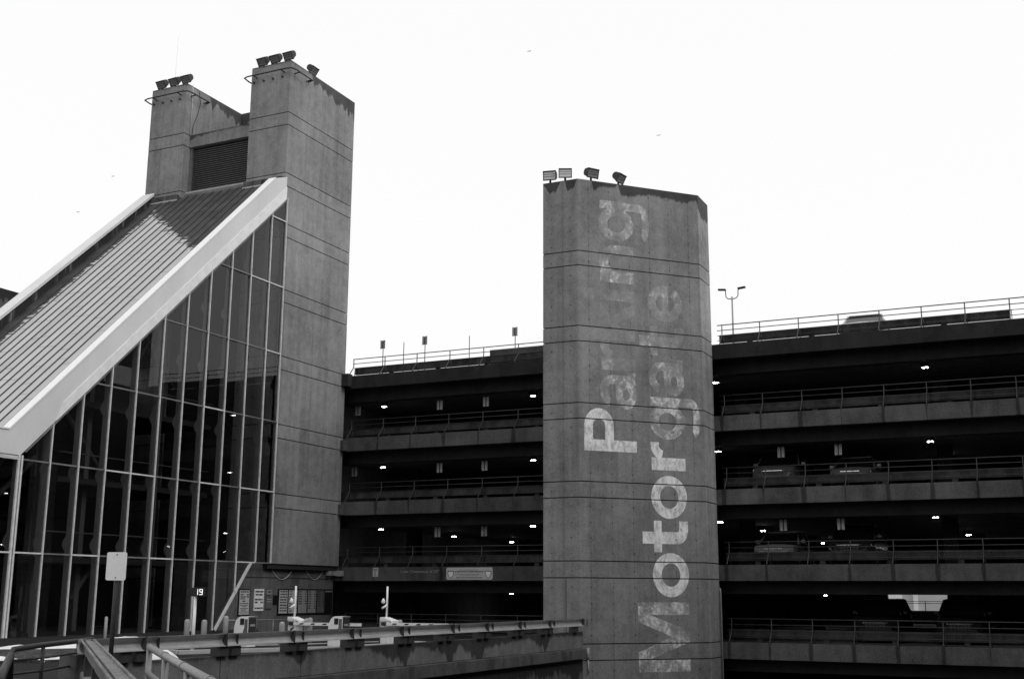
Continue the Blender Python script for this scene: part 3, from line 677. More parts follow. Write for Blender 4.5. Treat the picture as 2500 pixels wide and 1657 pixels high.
# ------------------------------------------------------------------ things on the roof deck
def roof_sign(x, lab):
    r = thing('post_sign', lab, 'sign', (x, 50, 10.4), 'double signs on posts along the roof deck')
    MB().tube([(x, 50, 10.4), (x, 50, 12.5)], .022, 6).build('post', 'railpipe', r)
    for s in (-1, 1): bxp('panel', (x+s*.085-.055, 49.95, 12.08), (x+s*.085+.055, 49.965, 12.52), 'signgrey', r, .006)
    bxp('backing', (x-.13, 49.967, 12.1), (x+.13, 49.975, 12.5), 'dark', r)
for x in (-31.03, -28.6, -23.65): roof_sign(x, 'double panel sign on a thin post on the roof deck between the towers')
for x in (-29.82, -26.12): tag(MB().tube([(x, 50, 10.4), (x, 50, 12.32)], .02, 6).build('marker_post', 'railpipe'), 'bare thin post standing on the roof deck between the towers', 'post', 'bare posts on the roof deck')
lp = thing('street_lamp', 'tall twin armed lamp post standing on the garage roof', 'street lamp', (-18.26, 70, 10.4))
MB().lathe((-18.26, 70, 10.4), [(.2, 0), (.2, .4), (.08, .5), (.065, 4), (.05, 7.7)], 10).build('pole', 'signgrey', lp)
for s in (-1, 1):
    MB().tube([(-18.26, 70, 17.95), (-18.26+s*.25, 70, 17.98), (-18.26+s*.38, 70, 18.12), (-18.26+s*.40, 70, 18.55)], .03, 6).build('arm', 'railpipe', lp)
    MB().obox((-18.26+s*.62, 70, 18.6), (s, 0, .1), (0, 1, 0), (-.1*s, 0, 1), .24, .12, .05).build('lamp_head', 'dark', lp, .02)

# ------------------------------------------------------------------ cars
def car(name, label, paint, style, loc, rot, group=None):
    r = thing(name, label, 'car', (0, 0, 0), group)
    L, Wd, Ht = {'sedan': (4.6, 1.8, 1.45), 'suv': (4.7, 1.9, 1.75), 'van': (4.9, 1.95, 1.9)}[style]
    hood = {'sedan': .88, 'suv': 1.05, 'van': 1.1}[style]; belt = {'sedan': .92, 'suv': 1.1, 'van': 1.15}[style]
    hw = Wd/2
    # nose at -y, body lofted from cross sections along the length
    st_ = [(0, .30, .62, .70), (.06, .26, hood*.86, .86), (.25, .24, hood*.97, .95), (.95, .22, hood, 1.0), (1.5, .22, belt+.01, 1.0), (L-1.0, .22, belt+.05, 1.0), (L-.2, .26, belt+.03, .95), (L-.04, .30, belt*.86, .88), (L, .34, .62, .76)]
    m = MB(); rings = []
    for y, zb, zt, k in st_:
        w = hw*k; ring_ = [(-w*.86, zb), (-w*.98, zb+.12), (-w, zb+(zt-zb)*.5), (-w*.97, zt-.10), (-w*.88, zt-.02), (0, zt+.025), (w*.88, zt-.02), (w*.97, zt-.10), (w, zb+(zt-zb)*.5), (w*.98, zb+.12), (w*.86, zb)]
        rings.append(len(m.v)); m.v += [Vector((x, y, z)) for x, z in ring_]
    n = 11
    for a, b in zip(rings[:-1], rings[1:]):
        for i in range(n):
            j = (i+1) % n; m.f.append((a+i, a+j, b+j, b+i)); m.smooth.append(True)
    m.f.append(tuple(rings[0]+i for i in range(n))); m.f.append(tuple(rings[-1]+i for i in range(n-1, -1, -1))); m.smooth += [False]*2
    body = m.build('body', paint, r)
    # cabin: glasshouse, roof, pillars
    y0, y1, y2, y3 = {'sedan': (1.1, 1.9, 3.2, 4.0), 'suv': (1.15, 1.85, 3.9, 4.45), 'van': (1.0, 1.75, 4.5, 4.75)}[style]
    zb, zt = belt, Ht-.05; wb, wt = hw*.93, hw*.74
    gpts = [(-wb, y0, zb), (wb, y0, zb), (wb, y3, zb+.02), (-wb, y3, zb+.02), (-wt, y1, zt), (wt, y1, zt), (wt, y2, zt), (-wt, y2, zt)]
    g_ = MB(); g_.v = [Vector(p) for p in gpts]; g_.f = [(0, 1, 5, 4), (1, 2, 6, 5), (2, 3, 7, 6), (3, 0, 4, 7), (4, 5, 6, 7), (3, 2, 1, 0)]; g_.smooth = [False]*6
    gh = g_.build('windows', 'carglass', r)
    for s in (-1, 1):
        for p, q in (((s*wb, y0, zb), (s*wt, y1, zt)), ((s*wb, y3, zb), (s*wt, y2, zt)), ((s*wb, (y0+y3)/2, zb), (s*wt, (y1+y2)/2, zt))): MB().tube([p, q], .045, 6).build('pillar', paint, gh)
        MB().obox((s*(wb+.12), y0+.35, zb+.1), (1, 0, 0), (0, 1, 0), (0, 0, 1), .1, .06, .075).build('wing_mirror', paint, r, .03)
    MB().prism([(-wt*.93, y1-.05, zt), (wt*.93, y1-.05, zt), (wt, y1+.2, zt), (wt, y2-.15, zt), (wt*.93, y2+.06, zt), (-wt*.93, y2+.06, zt), (-wt, y2-.15, zt), (-wt, y1+.2, zt)], (0, 0, .05)).build('roof', paint, r, .02)
    if style == 'van':
        for y in (2.2, 3.6): MB().tube([(-wt, y, zt+.13), (wt, y, zt+.13)], .02, 6).build('roof_rack', 'railpipe', r)
    for s in (-1, 1):
        hl = MB().prism([(s*hw*.42, .12, hood*.66), (s*hw*.78, .17, hood*.66), (s*hw*.84, .22, hood*.82), (s*hw*.46, .10, hood*.78)][::s], (0, -.07, 0)).build('headlight', 'headlamp', r)
        MB().box((s*hw*.55-.12, L-.05, belt*.68), (s*hw*.55+.12, L+.012, belt*.84)).build('tail_light', 'dark', r)
        for y in (.85, L-.95):
            w_ = MB().lathe((0, 0, 0), [(.20, -.10), (.325, -.09), (.325, .09), (.20, .10)], 20)
            w_.xf(Matrix.Translation((s*(hw-.10), y, .325)) @ Matrix.Rotation(rad(90), 4, 'Y')); wo_ = w_.build('wheel', 'tyre', r)
            q_ = MB().lathe((0, 0, 0), [(.20, -.115), (.08, -.108), (.08, .108), (.20, .115)], 14); q_.xf(Matrix.Translation((s*(hw-.10), y, .325)) @ Matrix.Rotation(rad(90), 4, 'Y')); q_.build('rim', 'rim', wo_)
    gr = MB().prism([(-hw*.40, .07, hood*.52), (hw*.40, .07, hood*.52), (hw*.44, .07, hood*.76), (-hw*.44, .07, hood*.76)], (0, -.06, 0)).build('grille', 'black', r)
    for k in range(6):
        xx = -hw*.34+k*hw*.136; MB().box((xx-.012, -.002, hood*.54), (xx+.012, .012, hood*.74)).build('grille_bar', 'railpipe', gr)
    MB().box((-hw*.42, -.02, hood*.755), (hw*.42, .02, hood*.785)).build('grille_trim', 'chrome', r)
    MB().box((-hw*.8, -.04, .32), (hw*.8, .14, .5)).build('bumper', 'dark' if style != 'sedan' else paint, r, .04)
    r.location = loc; r.rotation_euler = (0, 0, rad(rot)); return r
car('parked_car', 'silver car with a barred grille nosed up to the roof deck railing', 'car_silver', 'suv', (-7.62, 50.0, 10.4), 2).scale = (1, 1, .9)
car('parked_van', 'grey van with roof bars parked on the second covered deck', 'car_mid', 'van', (-11.45, 49.5, 7.34-3.06), 0)
car('parked_car', 'light car with only its bonnet showing over the barrier next to the van', 'car_mid', 'sedan', (-8.25, 49.25, 4.28), 0)
car('parked_car', 'light car with a bright chrome grille on the third covered deck', 'car_pale', 'sedan', (-11.5, 49.2, 1.22), 0)
car('parked_car', 'black car with glinting headlights beside the chrome grilled car', 'car_dark', 'suv', (-8.5, 49.6, 1.22), 0)
car('parked_car', 'black car in silhouette on the entrance deck beside the daylight gap', 'car_dark', 'suv', (-7.75, 50.2, -1.84), 0)
car('parked_car', 'dark tall car in silhouette on the entrance deck past the daylight gap', 'car_dark', 'suv', (-4.55, 50.2, -1.84), 0)
car('parked_car', 'grey car parked on the raised ramp behind the roof deck, end of the wall', 'car_grey', 'sedan', (-30.0, 62.8, 13.0), 0)
car('parked_car', 'grey car parked on the raised ramp behind the roof deck, nearer the lettered tower', 'car_grey', 'suv', (-27.4, 63.0, 13.0), 0)

# ------------------------------------------------------------------ signs on the entrance
def words(m, x0, x1, z, h, axis, depth, align='l', seed=0, fill=1.0, gap=.35):
    """a row of word-length dark strokes; axis maps (u, z) to a point"""
    rr = random.Random(seed); u = x0
    while u < x1-.03:
        w = min(rr.uniform(1.2, 4.5)*h*1.1, x1-u)
        if rr.random() < fill: m.prism([axis(u, z-h/2), axis(u+w, z-h/2), axis(u+w, z+h/2), axis(u, z+h/2)], depth)
        u += w+h*gap*1.6
ban = thing('entrance_banner', 'wide pale banner with two shields on the beam over the garage entrance', 'banner', (-24.92, 47.97, .64))
bp_ = [(-26.09+.06, .64), (-23.75-.06, .64), (-23.75, .70), (-23.75, 1.12), (-23.81, 1.18), (-26.03, 1.18), (-26.09, 1.12), (-26.09, .70)]
MB().prism([(x, 47.975, z) for x, z in bp_], (0, .023, 0)).build('panel', 'signpale', ban)
tx = MB(); AX = lambda u, z: (u, 47.972, z)
for x0, x1, z, h, sd_ in ((-25.65, -24.2, .995, .045, 1), (-25.58, -24.23, .73, .035, 2), (-25.42, -24.42, 1.07, .018, 3), (-25.62, -24.39, .88, .018, 4), (-25.42, -24.44, .82, .018, 5)): words(tx, x0, x1, z, h, AX, (0, .003, 0), seed=sd_)
tx.build('printed_text', 'dark', ban)
for cx in (-25.86, -23.97):
    sh = lambda k, y: [(cx+a*k, y, .86+b*k) for a, b in ((-.13, .12), (-.05, .15), (0, .13), (.05, .15), (.13, .12), (.12, .02), (.07, -.08), (0, -.14), (-.07, -.08), (-.12, .02))]
    s1 = MB().prism(sh(1.25, 47.971), (0, .004, 0)).build('shield', 'dark', ban); MB().prism(sh(1.0, 47.967), (0, .004, 0)).build('shield_face', 'signwhite', s1)
s5 = thing('speed_sign', 'small white speed sign with the number 5 on the entrance beam', 'sign', (-29.85, 47.97, .78))
bxp('panel', (-29.99, 47.98, .78), (-29.71, 47.998, 1.19), 'signpale', s5)
tx = MB()
for z, h, sd_ in ((1.13, .045, 3), (1.05, .035, 6)): words(tx, -29.95, -29.75, z, h, lambda u, z: (u, 47.976, z), (0, .004, 0), seed=sd_)
tx.build('printed_text', 'dark', s5); text_mesh('number', '5', .25, (-29.93, 47.977, .82), (1, 0, 0), (0, 0, 1), 'black', s5)
bx1 = tag(bxp('junction_box', (-31.96, 47.82, .80), (-31.6, 47.998, 1.06), 'signgrey', None, .01), 'grey metal box mounted on the end of the entrance beam', 'box')
XW = -32.15
def board(label, y0, y1, z0, z1, mat, frame, rows, seed, tone='dark', two=False):
    r = thing('notice_board', label, 'notice board', (XW, (y0+y1)/2, z0))
    if frame: bxp('frame', (XW+.002, y0-.06, z0-.06), (XW+.03, y1+.06, z1+.06), 'black', r)
    bxp('panel', (XW+.031 if frame else XW+.002, y0, z0), (XW+.045, y1, z1), mat, r)
    tx = MB(); ax = lambda u, z: (XW+.046, u, z)
    for k, (zz, h, a, b) in enumerate(rows): words(tx, y0+(y1-y0)*a, y0+(y1-y0)*b, z1-(z1-z0)*zz, h, ax, (.003, 0, 0), seed=seed*31+k, gap=.3)
    if rows: tx.build('printed_text', tone, r)
    return r
board('black framed price board under the slanting glass edge', 40.95, 41.6, -.88, .12, 'signpale', True, [(.06, .055, .08, .95), (.18, .05, .08, .4), (.18, .05, .7, .95), (.27, .05, .08, .6), (.27, .05, .72, .95), (.35, .04, .08, .6), (.45, .05, .3, .62), (.54, .03, .05, .9), (.61, .03, .05, .9), (.67, .03, .3, .7), (.75, .03, .1, .9), (.81, .03, .2, .7), (.88, .02, .05, .95), (.93, .02, .05, .95)], 1)
board('unframed white rate board with rounded corners on the base wall', 41.95, 42.6, -.74, .18, 'signwhite', False, [(.12, .065, .08, .92), (.26, .065, .12, .85), (.48, .065, .06, .95), (.61, .065, .06, .4), (.61, .065, .65, .95), (.87, .06, .06, .95)], 2)
board('small grey notice above a dark poster on the base wall', 42.82, 43.13, -.05, .14, 'signgrey', False, [(.4, .06, .15, .85)], 3)
board('faded dark poster below the small grey notice', 42.78, 43.2, -.65, -.15, 'hallsteel', False, [(.2, .05, .1, .9), (.4, .05, .1, .9)], 4, 'signgrey')
board('narrow black display panel beside the large black framed board', 43.3, 43.6, -.47, -.08, 'black', False, [], 5)
bb = thing('menu_board', 'large black framed board of pale text panels in a row', 'notice board', (XW, 45.9, -.93))
bxp('frame', (XW+.002, 43.62, -.94), (XW+.03, 48.12-.25, .2), 'black', bb)
for k, (y0, y1, tone) in enumerate(((43.72, 44.32, 'signpale'), (44.42, 45.06, 'signpale'), (45.16, 45.8, 'signgrey'), (45.9, 46.52, 'signgrey'), (46.62, 47.2, 'hallsteel'))):
    pn = bxp('text_panel', (XW+.031, y0, -.86), (XW+.042, y1, .14), tone, bb)
    tx = MB(); ax = lambda u, z: (XW+.043, u, z)
    for j in range((8, 9, 6, 8, 7)[k]):
        z = .08-j*(.105 if k else .118)
        if k == 0: words(tx, y0+.05, y1-.04, z, .055, ax, (.003, 0, 0), seed=90+j)
        else: words(tx, y0+.03, y0+.25, z, .045, ax, (.003, 0, 0), seed=50+9*k+j); words(tx, y1-.15, y1-.03, z, .045, ax, (.003, 0, 0), seed=70+9*k+j)
    tx.build('printed_text', 'dark', pn)
tx = MB(); words(tx, 47.3, 47.8, .1, .06, lambda u, z: (XW+.032, u, z), (.003, 0, 0), seed=8); tx.build('printed_text', 'signgrey', bb)

# ticket kiosks: rounded back, screen side towards the lane
def kiosk(x, y, label):
    r = thing('ticket_kiosk', label, 'kiosk', (x, y, DECK))
    w, h = .62, 1.06
    prof = [(-.0, 0), (.55, 0), (.55, h-.02), (.60, h), (.26, h)] + [(.26-.26*math.sin(math.pi/2*t/7), h-.42+.42*math.cos(math.pi/2*t/7)) for t in range(1, 8)]
    MB().prism([(x+a, y, DECK+b) for a, b in prof], (0, .45, 0)).build('cabinet', 'kiosk', r, .012)
    bxp('screen_panel', (x+.24, y-.008, DECK+h-.26), (x+.40, y-.002, DECK+h-.06), 'black', r)
    bxp('front_panel', (x+.552, y+.03, DECK+.45), (x+.565, y+.42, DECK+h-.04), 'dark', r)
    bxp('slot', (x+.566, y+.1, DECK+.75), (x+.578, y+.34, DECK+.82), 'signgrey', r)
    MB().prism([(x+.42, y-.006, DECK+.42), (x+.545, y-.006, DECK+.42), (x+.545, y-.006, DECK+.98), (x+.42, y-.006, DECK+.98), (x+.42, y-.006, DECK+.72), (x+.36, y-.006, DECK+.55)], (0, .004, 0)).build('poster', 'hallsteel', r)
    return r
kiosk(-25.1, 31.8, 'white ticket kiosk with rounded back in front of the black framed price board')
kiosk(-22.94, 34.0, 'white ticket kiosk with rounded back between the two barrier gates')
def gate(x, y, label, arm):
    r = thing('barrier_gate', label, 'barrier gate', (x, y, DECK))
    bxp('cabinet', (x, y, DECK), (x+.34, y+.4, DECK+.86), 'kiosk', r, .015)
    MB().prism([(x-.02, y-.02, DECK+.87), (x+.36, y-.02, DECK+.87), (x+.50, y-.02, DECK+.80), (x+.50, y-.02, DECK+.88), (x+.12, y-.02, DECK+1.0), (x-.02, y-.02, DECK+1.0)], (0, .44, 0)).build('hood', 'kiosk', r, .01)
    bxp('pivot', (x+.06, y-.07, DECK+.72), (x+.26, y-.005, DECK+.84), 'dark', r, .01)
    MB().prism([(x+.1, y-.012, DECK+.52), (x+.26, y-.012, DECK+.62), (x+.26, y-.012, DECK+.68), (x+.1, y-.012, DECK+.58)], (0, .006, 0)).build('decal', 'black', r)
    bm = bxp('barrier_arm', (x+.27, y-.06, DECK+.72), (x+arm, y-.02, DECK+.82), 'kiosk', r)
    k = x+.5
    while k < x+arm-.3:
        MB().prism([(k, y-.064, DECK+.745), (k+.16, y-.064, DECK+.745), (k+.22, y-.064, DECK+.795), (k+.06, y-.064, DECK+.795)], (0, .003, 0)).build('stripe', 'dark', bm); k += .48
    po = MB().tube([(x+.12, y+.2, DECK+.9), (x+.13, y+.2, DECK+2.06)], .036, 8).build('camera_pole', 'kiosk', r)
    MB().lathe((x+.02, y+.12, DECK+1.46), [(.02, 0), (.06, .02), (.075, .08), (.04, .15), (.015, .19)], 12).build('lamp_dome', 'signwhite', po)
    MB().tube([(x+.14, y+.19, DECK+1.42), (x+.02, y+.04, DECK+1.30)], .04, 8).build('camera', 'kiosk', po)
gate(-25.36, 35.1, 'white barrier gate next to the large framed board, its striped arm lowered', 3.05)
gate(-22.5, 36.6, 'white barrier gate with a camera pole, standing in front of the dark entrance', 3.3)
def bollard(x, y, h, label, group=None, r=.09):
    o = MB().lathe((x, y, DECK), [(r, 0), (r, h-.08), (r*.85, h-.03), (r*.45, h)], 14).build('bollard', 'bollard')
    return tag(o, label, 'bollard', group)
bollard(-25.93, 30.5, .98, 'round grey bollard on the glass wall side of the lit number sign')
bollard(-25.08, 30.3, .98, 'round grey bollard on the kiosk side of the lit number sign')
bollard(-26.4, 33.0, 1.05, 'tall grey bollard below the slanting glass edge, next to a kiosk')
bollard(-23.24, 31.85, .92, 'grey bollard between the price board kiosk and the first barrier gate')
for x, y, h in ((-24.5, 35.2, .98), (-24.75, 35.35, .95)): bollard(x, y, h, 'grey bollard under the lowered arm beside the first barrier gate cabinet', 'bollards beside the first gate')
for x, y, h in ((-22.75, 37.1, .92), (-22.3, 37.6, .9)): bollard(x, y, h, 'grey bollard close to the gate in front of the dark entrance', 'bollards beside the second gate')
tag(MB().lathe((-30.2, 31.4, DECK), [(.055, 0), (.055, .95), (.03, 1.0)], 10).build('bollard', 'curb'), 'thin pale post in the snow at the foot of the glass wall', 'post')
# LED sign on a post
ls = thing('led_sign', 'black electronic sign showing 19 in lit digits on a white post', 'sign', (-24.4, 29.0, DECK))
MB().tube([(-24.4, 29.0, DECK), (-24.4, 29.0, -.05)], .05, 10).build('post', 'kiosk', ls)
bxp('sign_box', (-24.70, 28.93, -.10), (-23.98, 29.06, .16), 'black', ls, .01)
dg = MB(); X = -24.27
def seg(a0, b0, a1, b1): dg.box((a0, 28.921, b0), (a1, 28.928, b1))
zb_, zm_, zt_ = -.055, .03, .115
q9 = .016
seg(X, zb_, X+q9, zt_)
X9 = X+.075
seg(X9, zm_+.012, X9+q9, zt_); seg(X9+.10, zb_, X9+.10+q9, zt_); seg(X9+q9+.002, zt_-q9, X9+.098, zt_); seg(X9+q9+.002, zm_-.011, X9+.098, zm_+.011); seg(X9+.002, zb_, X9+.098, zb_+q9)
dg.build('lit_digits', 'ledglow', ls)
# kerb island
kp = [(-26.6, 29.6), (-24.6, 28.6), (-22.4, 33.2), (-21.75, 38.5), (-23.0, 38.5), (-24.2, 34.5)]
ki = thing('kerb_island', 'raised island with a pale kerb under the kiosks and bollards', 'kerb', (-24, 33, DECK))
MB().prism([(x, y, DECK) for x, y in kp], (0, 0, .11)).build('island_top', 'asphalt', ki)
for (xa, ya), (xb, yb) in zip(kp, kp[1:]+kp[:1]):
    e_ = Vector((xb-xa, yb-ya, 0)); L_ = e_.length; e_.normalize(); m_ = Vector(((xa+xb)/2, (ya+yb)/2, DECK+.065))
    MB().obox(m_, e_, Vector((-e_.y, e_.x, 0)), (0, 0, 1), L_/2-.005, .07, .065).build('kerb_stone', 'curb', ki, .015)
# thin rail in front of the base wall
ir = thing('pipe_railing', 'thin pale pipe railing in front of the base wall boards', 'railing', (-30, 39.5, DECK))
MB().tube([(-30, 37.3, -1.02), (-30, 42.2, -1.06)], .018, 6).build('top_rail', 'pipe', ir)
for y in (37.4, 39.05, 40.5, 42.1): MB().tube([(-30, y, DECK), (-30, y, -1.03)], .018, 6).build('post', 'pipe', ir)

# ------------------------------------------------------------------ parapet with the guard beam
pw = thing('parapet_wall', 'low stained concrete parapet wall beside the entrance drive', 'wall', (-17.3, 30, LOW))
ys = [17.5, 21.4, 24.4, 28.95, 34.2, 38.6, 42.44]
for a, b in zip(ys[:-1], ys[1:]):
    bxp('wall_panel', (-17.45, a+.012, -1.95), (-17.2, b-.012, -1.345), 'parapet', pw, .015)
bxp('ledge', (-17.45, 17.4, -2.32), (-17.05, 42.3, -1.955), 'ledge', pw, .02)
bxp('retaining_wall', (-17.45, 17.7, LOW), (-17.22, 42.44, -2.325), 'retain', pw)
ph_ = MB()
for y in [18.2+1.15*k for k in range(21)]:
    for z in (-1.55, -1.82):
        r = random.uniform(.012, .022); yy = y+random.uniform(-.06, .06); ph_.poly([(-17.197, yy+r*math.cos(t), z+r*math.sin(t)) for t in [i*math.pi/3 for i in range(6)]])
o = ph_.build('tie_holes', 'core', pw); o['kind'] = 'stuff'
gb = thing('guard_beam', 'heavy galvanised guard beam on short posts along the parapet wall', 'guardrail', (-17.3, 30, -1.345))
js = [17.2, 18.86, 21.39, 23.89, 26.45, 28.95, 31.92, 34.2, 36.64, 39.11, 42.2]
def wbeam(y0, y1):
    prof = [(-17.05, -1.135), (-17.05, -1.125), (-17.11, -1.10), (-17.15, -1.05), (-17.165, -1.0), (-17.15, -.95), (-17.11, -.90), (-17.05, -.87), (-17.05, -.86), (-17.2, -.87), (-17.23, -1.0), (-17.2, -1.125)]
    return MB().prism([(x, y0, z) for x, z in prof], (0, y1-y0, 0)).build('beam', 'guard', gb)
for a, b in zip(js[:-1], js[1:]):
    wbeam(a+.006, b-.006)
    MB().prism([(-17.045, b-.02, -1.138), (-17.045, b-.02, -.857), (-17.24, b-.02, -.857), (-17.24, b-.02, -1.138)], (0, .04, 0)).build('splice', 'guardpost', gb)
    MB().prism([(-17.1, b+.43, -1.11), (-17.1, b+.43, -.89), (-17.24, b+.43, -.89), (-17.24, b+.43, -1.11)], (0, .03, 0)).build('stiffener', 'guardpost', gb)
for y in (18.4, 18.85, 21.38, 21.8, 23.9, 24.35, 26.45, 26.9, 29.1, 29.5, 31.35, 31.85, 33.85, 34.3, 36.35, 36.85, 38.75, 39.25, 41.6):
    bxp('post', (-17.36, y-.16, -1.347), (-17.1, y+.16, -1.115), 'guardpost', gb, .01)
# the guard turning towards the viewer at 45 degrees
A, B = Vector((-17.12, 17.36, 0)), Vector((-7.1, 7.85, 0)); dv = (B-A).normalized(); nv = Vector((dv.y, -dv.x, 0))
gn = thing('guard_beam', 'rusty guard beam running off at an angle from the parapet end', 'guardrail', (-12.4, 12.5, -1.4))
for k in range(4):
    p, q = A+(B-A)*(k/4), A+(B-A)*((k+1)/4); m_ = (p+q)/2; hl = (q-p).length/2-.004
    MB().obox(m_+Vector((0, 0, -1.0)), dv, nv, (0, 0, 1), hl, .05, .12).build('web', 'guardrust', gn)
    for s_ in (-1, 1):                                                             # curled edges of the trough
        MB().tube([p+dv*.004+nv*.115*s_+Vector((0, 0, -.875)), q-dv*.004+nv*.115*s_+Vector((0, 0, -.875))], .022, 7).build('edge', 'guardrust', gn)
        MB().obox(m_+nv*.08*s_+Vector((0, 0, -.905)), dv, (nv+Vector((0, 0, .45*s_))).normalized(), (Vector((0, 0, 1))-nv*.45*s_).normalized(), hl, .035, .008).build('flange', 'guardrust', gn)
    MB().obox(m_+Vector((0, 0, -1.27))-nv*.02, dv, nv, (0, 0, 1), .1, .1, .17).build('post', 'guardpost', gn)
wl = MB().obox((A+B)/2+Vector((0, 0, -1.68))-nv*.02+dv*.1, dv, nv, (0, 0, 1), (B-A).length/2-.3, .12, .25).build('parapet_wall', 'parapet', None, .02)
tag(wl, 'low concrete parapet under the angled guard beam', 'wall')
tag(bxp('end_block', (-17.44, 17.0, -1.79), (-17.0, 17.38, -1.13), 'ledge', None, .02), 'stained concrete block at the corner where the two guard beams meet', 'concrete block')
# galvanised handrail with collars
hr = thing('handrail', 'galvanised two rail pipe handrail with ring collars in the foreground', 'handrail', (-11, 13, LOW))
P0, P1 = Vector((-14.35, 15.97, -.9)), Vector((-7.6, 9.5, -.9)); hd = (P1-P0).normalized()
MB().tube([P0+Vector((0, 0, -.05)), P0+hd*.03, P1], .055, 12).build('top_rail', 'pipe', hr)
MB().tube([P0+Vector((0, 0, -.42)), P1+Vector((0, 0, -.42))], .05, 12).build('lower_rail', 'pipe', hr)
for k in range(4):
    q = P0+(P1-P0)*(k/3*.99+.005); MB().tube([Vector((q.x, q.y, LOW)), q], .05, 10).build('post', 'pipe', hr)
for k in (.32, .61, .9):
    q = P0+(P1-P0)*k; MB().tube([q-hd*.03, q+hd*.03], .066, 12).build('collar', 'pipe', hr)
# black pedestrian railing
br = thing('pedestrian_railing', 'black pipe railing with a rounded end post by the planting bed', 'railing', (-17, 17, DECK))
tp = [(-16.3, 14.85), (-16.55, 15.75), (-17.33, 17.34), (-17.75, 18.1)]
MB().tube([(-16.28, 14.8, DECK), (-16.28, 14.8, -1.05), (-16.30, 14.87, -.94)]+[(x, y, -.9) for x, y in tp[1:]], .05, 8).build('top_rail', 'darkpipe', br)
for h in (-1.12, -1.34, -1.58): MB().tube([(x, y, h) for x, y in tp], .02, 6).build('bar', 'darkpipe', br)
for x, y in tp[1:]: MB().tube([(x, y, DECK), (x, y, -.9)], .035, 7).build('post', 'darkpipe', br)
tag(MB().tube([(-15.85, 14.45, DECK), (-15.81, 14.38, -1.0), (-11.2, 10.05, -1.0), (-11.1, 10.0, DECK)], .06, 8).build('handrail', 'darkpipe'), 'single black handrail running low across the near corner', 'handrail')
# blank sign
bs = thing('blank_sign', 'blank white rectangular sign with rounded corners on a dark post', 'sign', (-15.5, 16.29, DECK))
MB().tube([(-15.5, 16.29, DECK), (-15.5, 16.29, .70)], .04, 8).build('post', 'dark', bs)
vd = Vector((.905, .425, 0)); nn = Vector((.425, -.905, 0)); cs = Vector((-15.37, 16.02, .455))
cs = Vector((-15.5, 16.29, .455))
rp = [(-.155, -.245), (.155, -.245), (.178, -.222), (.178, .222), (.155, .245), (-.155, .245), (-.178, .222), (-.178, -.222)]
MB().prism([cs+vd*a+Vector((0, 0, b))+nn*.055 for a, b in rp], -nn*.006).build('panel', 'signplate', bs)
for b in (-.2, .2): MB().tube([cs+Vector((0, 0, b))+nn*.05, cs+Vector((0, 0, b))+nn*.064], .012, 6).build('bolt', 'dark', bs)

# ------------------------------------------------------------------ planting bed and snow
bd = MB().prism([(-31.7, 23.5, DECK+.004), (-25.6, 22.6, DECK+.004), (-24.3, 25.2, DECK+.004), (-26.2, 28.6, DECK+.004), (-31.7, 36, DECK+.004)], (0, 0, .05)); struct(bd.build('planting_bed', 'bed'))
def snow(name_seed, cx, cy, rx, ry, h, rot, label):
    rr = random.Random(name_seed); m = MB(); n = 26; ri = 7; ca, sa = math.cos(rot), math.sin(rot)
    ph = [rr.uniform(0, 6.28) for _ in range(4)]
    for i in range(ri+1):
        f = i/ri
        for k in range(n):
            t = 2*math.pi*k/n; w = 1+.22*math.sin(2*t+ph[0])+.16*math.sin(5*t+ph[1])+.1*math.sin(9*t+ph[2])
            x, y = rx*f*w*math.cos(t), ry*f*w*math.sin(t)
            z = h*(1-f**2.2)*(1+.35*math.sin(x*3+ph[3])*math.cos(y*2.7+ph[1]))+rr.uniform(-.02, .02)*(1 if i < ri else 0)
            m.v.append(Vector((cx+x*ca-y*sa, cy+x*sa+y*ca, DECK+.03+max(z, 0) if i < ri else DECK-.02)))
    for i in range(ri):
        for k in range(n):
            k2 = (k+1) % n; m.f.append((i*n+k, i*n+k2, (i+1)*n+k2, (i+1)*n+k)); m.smooth.append(True)
    return tag(m.build('snow_heap', 'snow'), label, 'snow')
snow(1, -29.9, 29.3, .50, 2.3, .20, -.42, 'long heap of old snow along the foot of the glass wall')
snow(2, -25.75, 23.0, .12, .55, .10, -.3, 'thin strip of old snow at the near end of the planting bed edge')
snow(6, -25.0, 24.1, .10, .35, .08, -.2, 'small lump of old snow halfway along the planting bed edge')
snow(3, -23.6, 26.3, .45, .9, .28, -.2, 'bright snow heap seen under the guard beam, next to the kerb island')
snow(4, -22.4, 24.9, .3, .6, .24, .3, 'bright snow heap seen under the guard beam, in front of the kerb')
snow(5, -31.0, 33.6, .30, 1.7, .22, -.1, 'flat snow patch against the glass wall near the thin pale post')

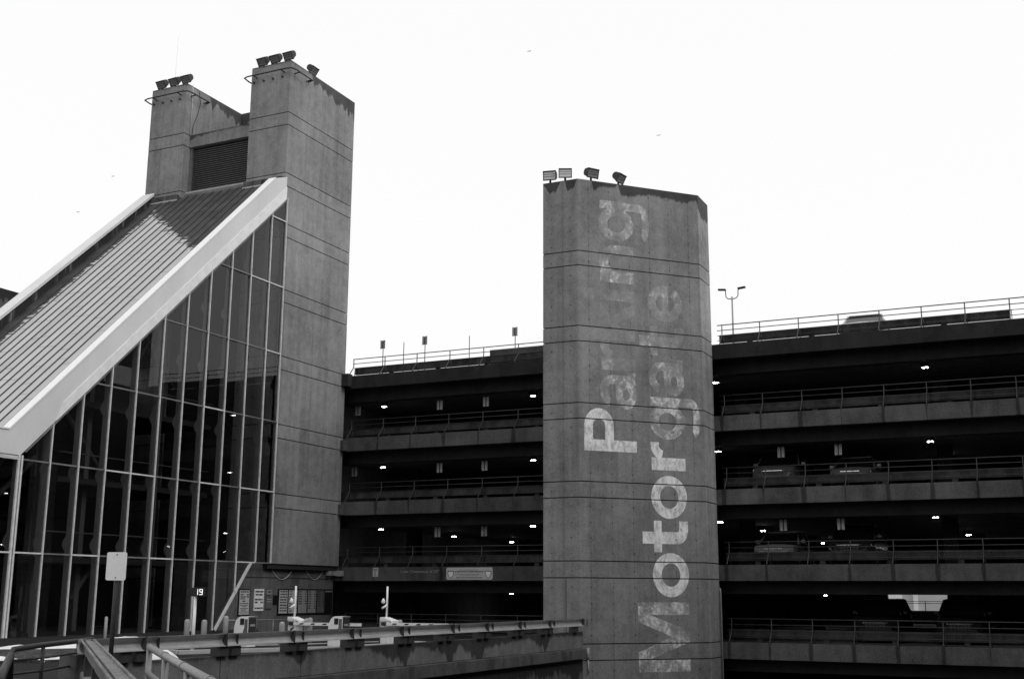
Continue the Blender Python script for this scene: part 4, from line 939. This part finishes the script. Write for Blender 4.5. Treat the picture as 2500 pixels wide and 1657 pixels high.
# ------------------------------------------------------------------ surroundings
tag(bxp('concrete_building', (-75, 44, LOW), (-60, 75, 18.67), 'far'), 'dark concrete block far behind the sloping roof', 'building')
ob_ = thing('rear_shade_block', 'added unseen block behind the viewer, cutting the low sky light', 'building', (0, -65, LOW))  # added out of view to shade the lower fronts
bxp('wall', (-70, -75, LOW), (70, -55, 9), 'shadeblock', ob_)
wg = thing('side_shade_block', 'added unseen block off to the side, shading the lower towers', 'building', (26, 20, LOW))  # added out of view to darken low tower and beam faces
bxp('wall', (10, -15, LOW), (35, 47, 22), 'shadeblock', wg)
for F in (18.9, 15.9, 12.9, 9.9, 6.9, 3.9, .9, -2.1):
    bxp('edge_beam', (9.6, -15.2, F-.65), (9.99, 46.9, F), 'slab', wg); bxp('dark_band', (9.9, -15, F+.55), (9.998, 46.8, F+2.2), 'black', wg)  # floor bands dressing the added block
bk = thing('far_building', 'pale low building seen through the gap at the back of the garage', 'building', (-16, 118, LOW))
bxp('wall', (-40, 118, LOW), (12, 130, 6), 'pale_far', bk)
bxp('white_band', (-17.5, 117.9, -3), (-15.6, 117.99, 3), 'snow', bk)
bxp('pier', (-14.6, 117.8, -4), (-14.2, 117.99, 3), 'snow', bk)
# birds
for k, (x, y, z, s) in enumerate(((-84.5, 84.2, 40.7, 1), (-84.2, 79.8, 35.6, .9), (-39.6, 86.3, 46.0, 1.1), (-29.6, 91.0, 38.3, 1))):
    b = MB(); b.poly([(x, y-.3, z), (x+.08, y, z+.03), (x, y+.35, z), (x-.08, y, z+.03)]); 
    for s_ in (-1, 1): b.poly([(x, y-.12, z+.03), (x+s_*.35, y-.05, z+.16*s), (x+s_*.75, y+.1, z+.02), (x+s_*.3, y+.12, z+.1*s), (x, y+.1, z+.03)])
    b.tube([(x, y-.38, z), (x, y-.25, z+.01), (x, y+.15, z), (x, y+.36, z)], .055, 6)
    b.v = [Vector((x, y, z))+(p-Vector((x, y, z)))*.32 for p in b.v]
    tag(b.build('bird', 'signgrey'), 'tiny bird flying in the white sky', 'bird', 'birds in the sky')
# small print: strokes too small to pick apart singly
for o in list(C.objects):
    if o.name.startswith('printed_text'): o['kind'] = 'stuff'
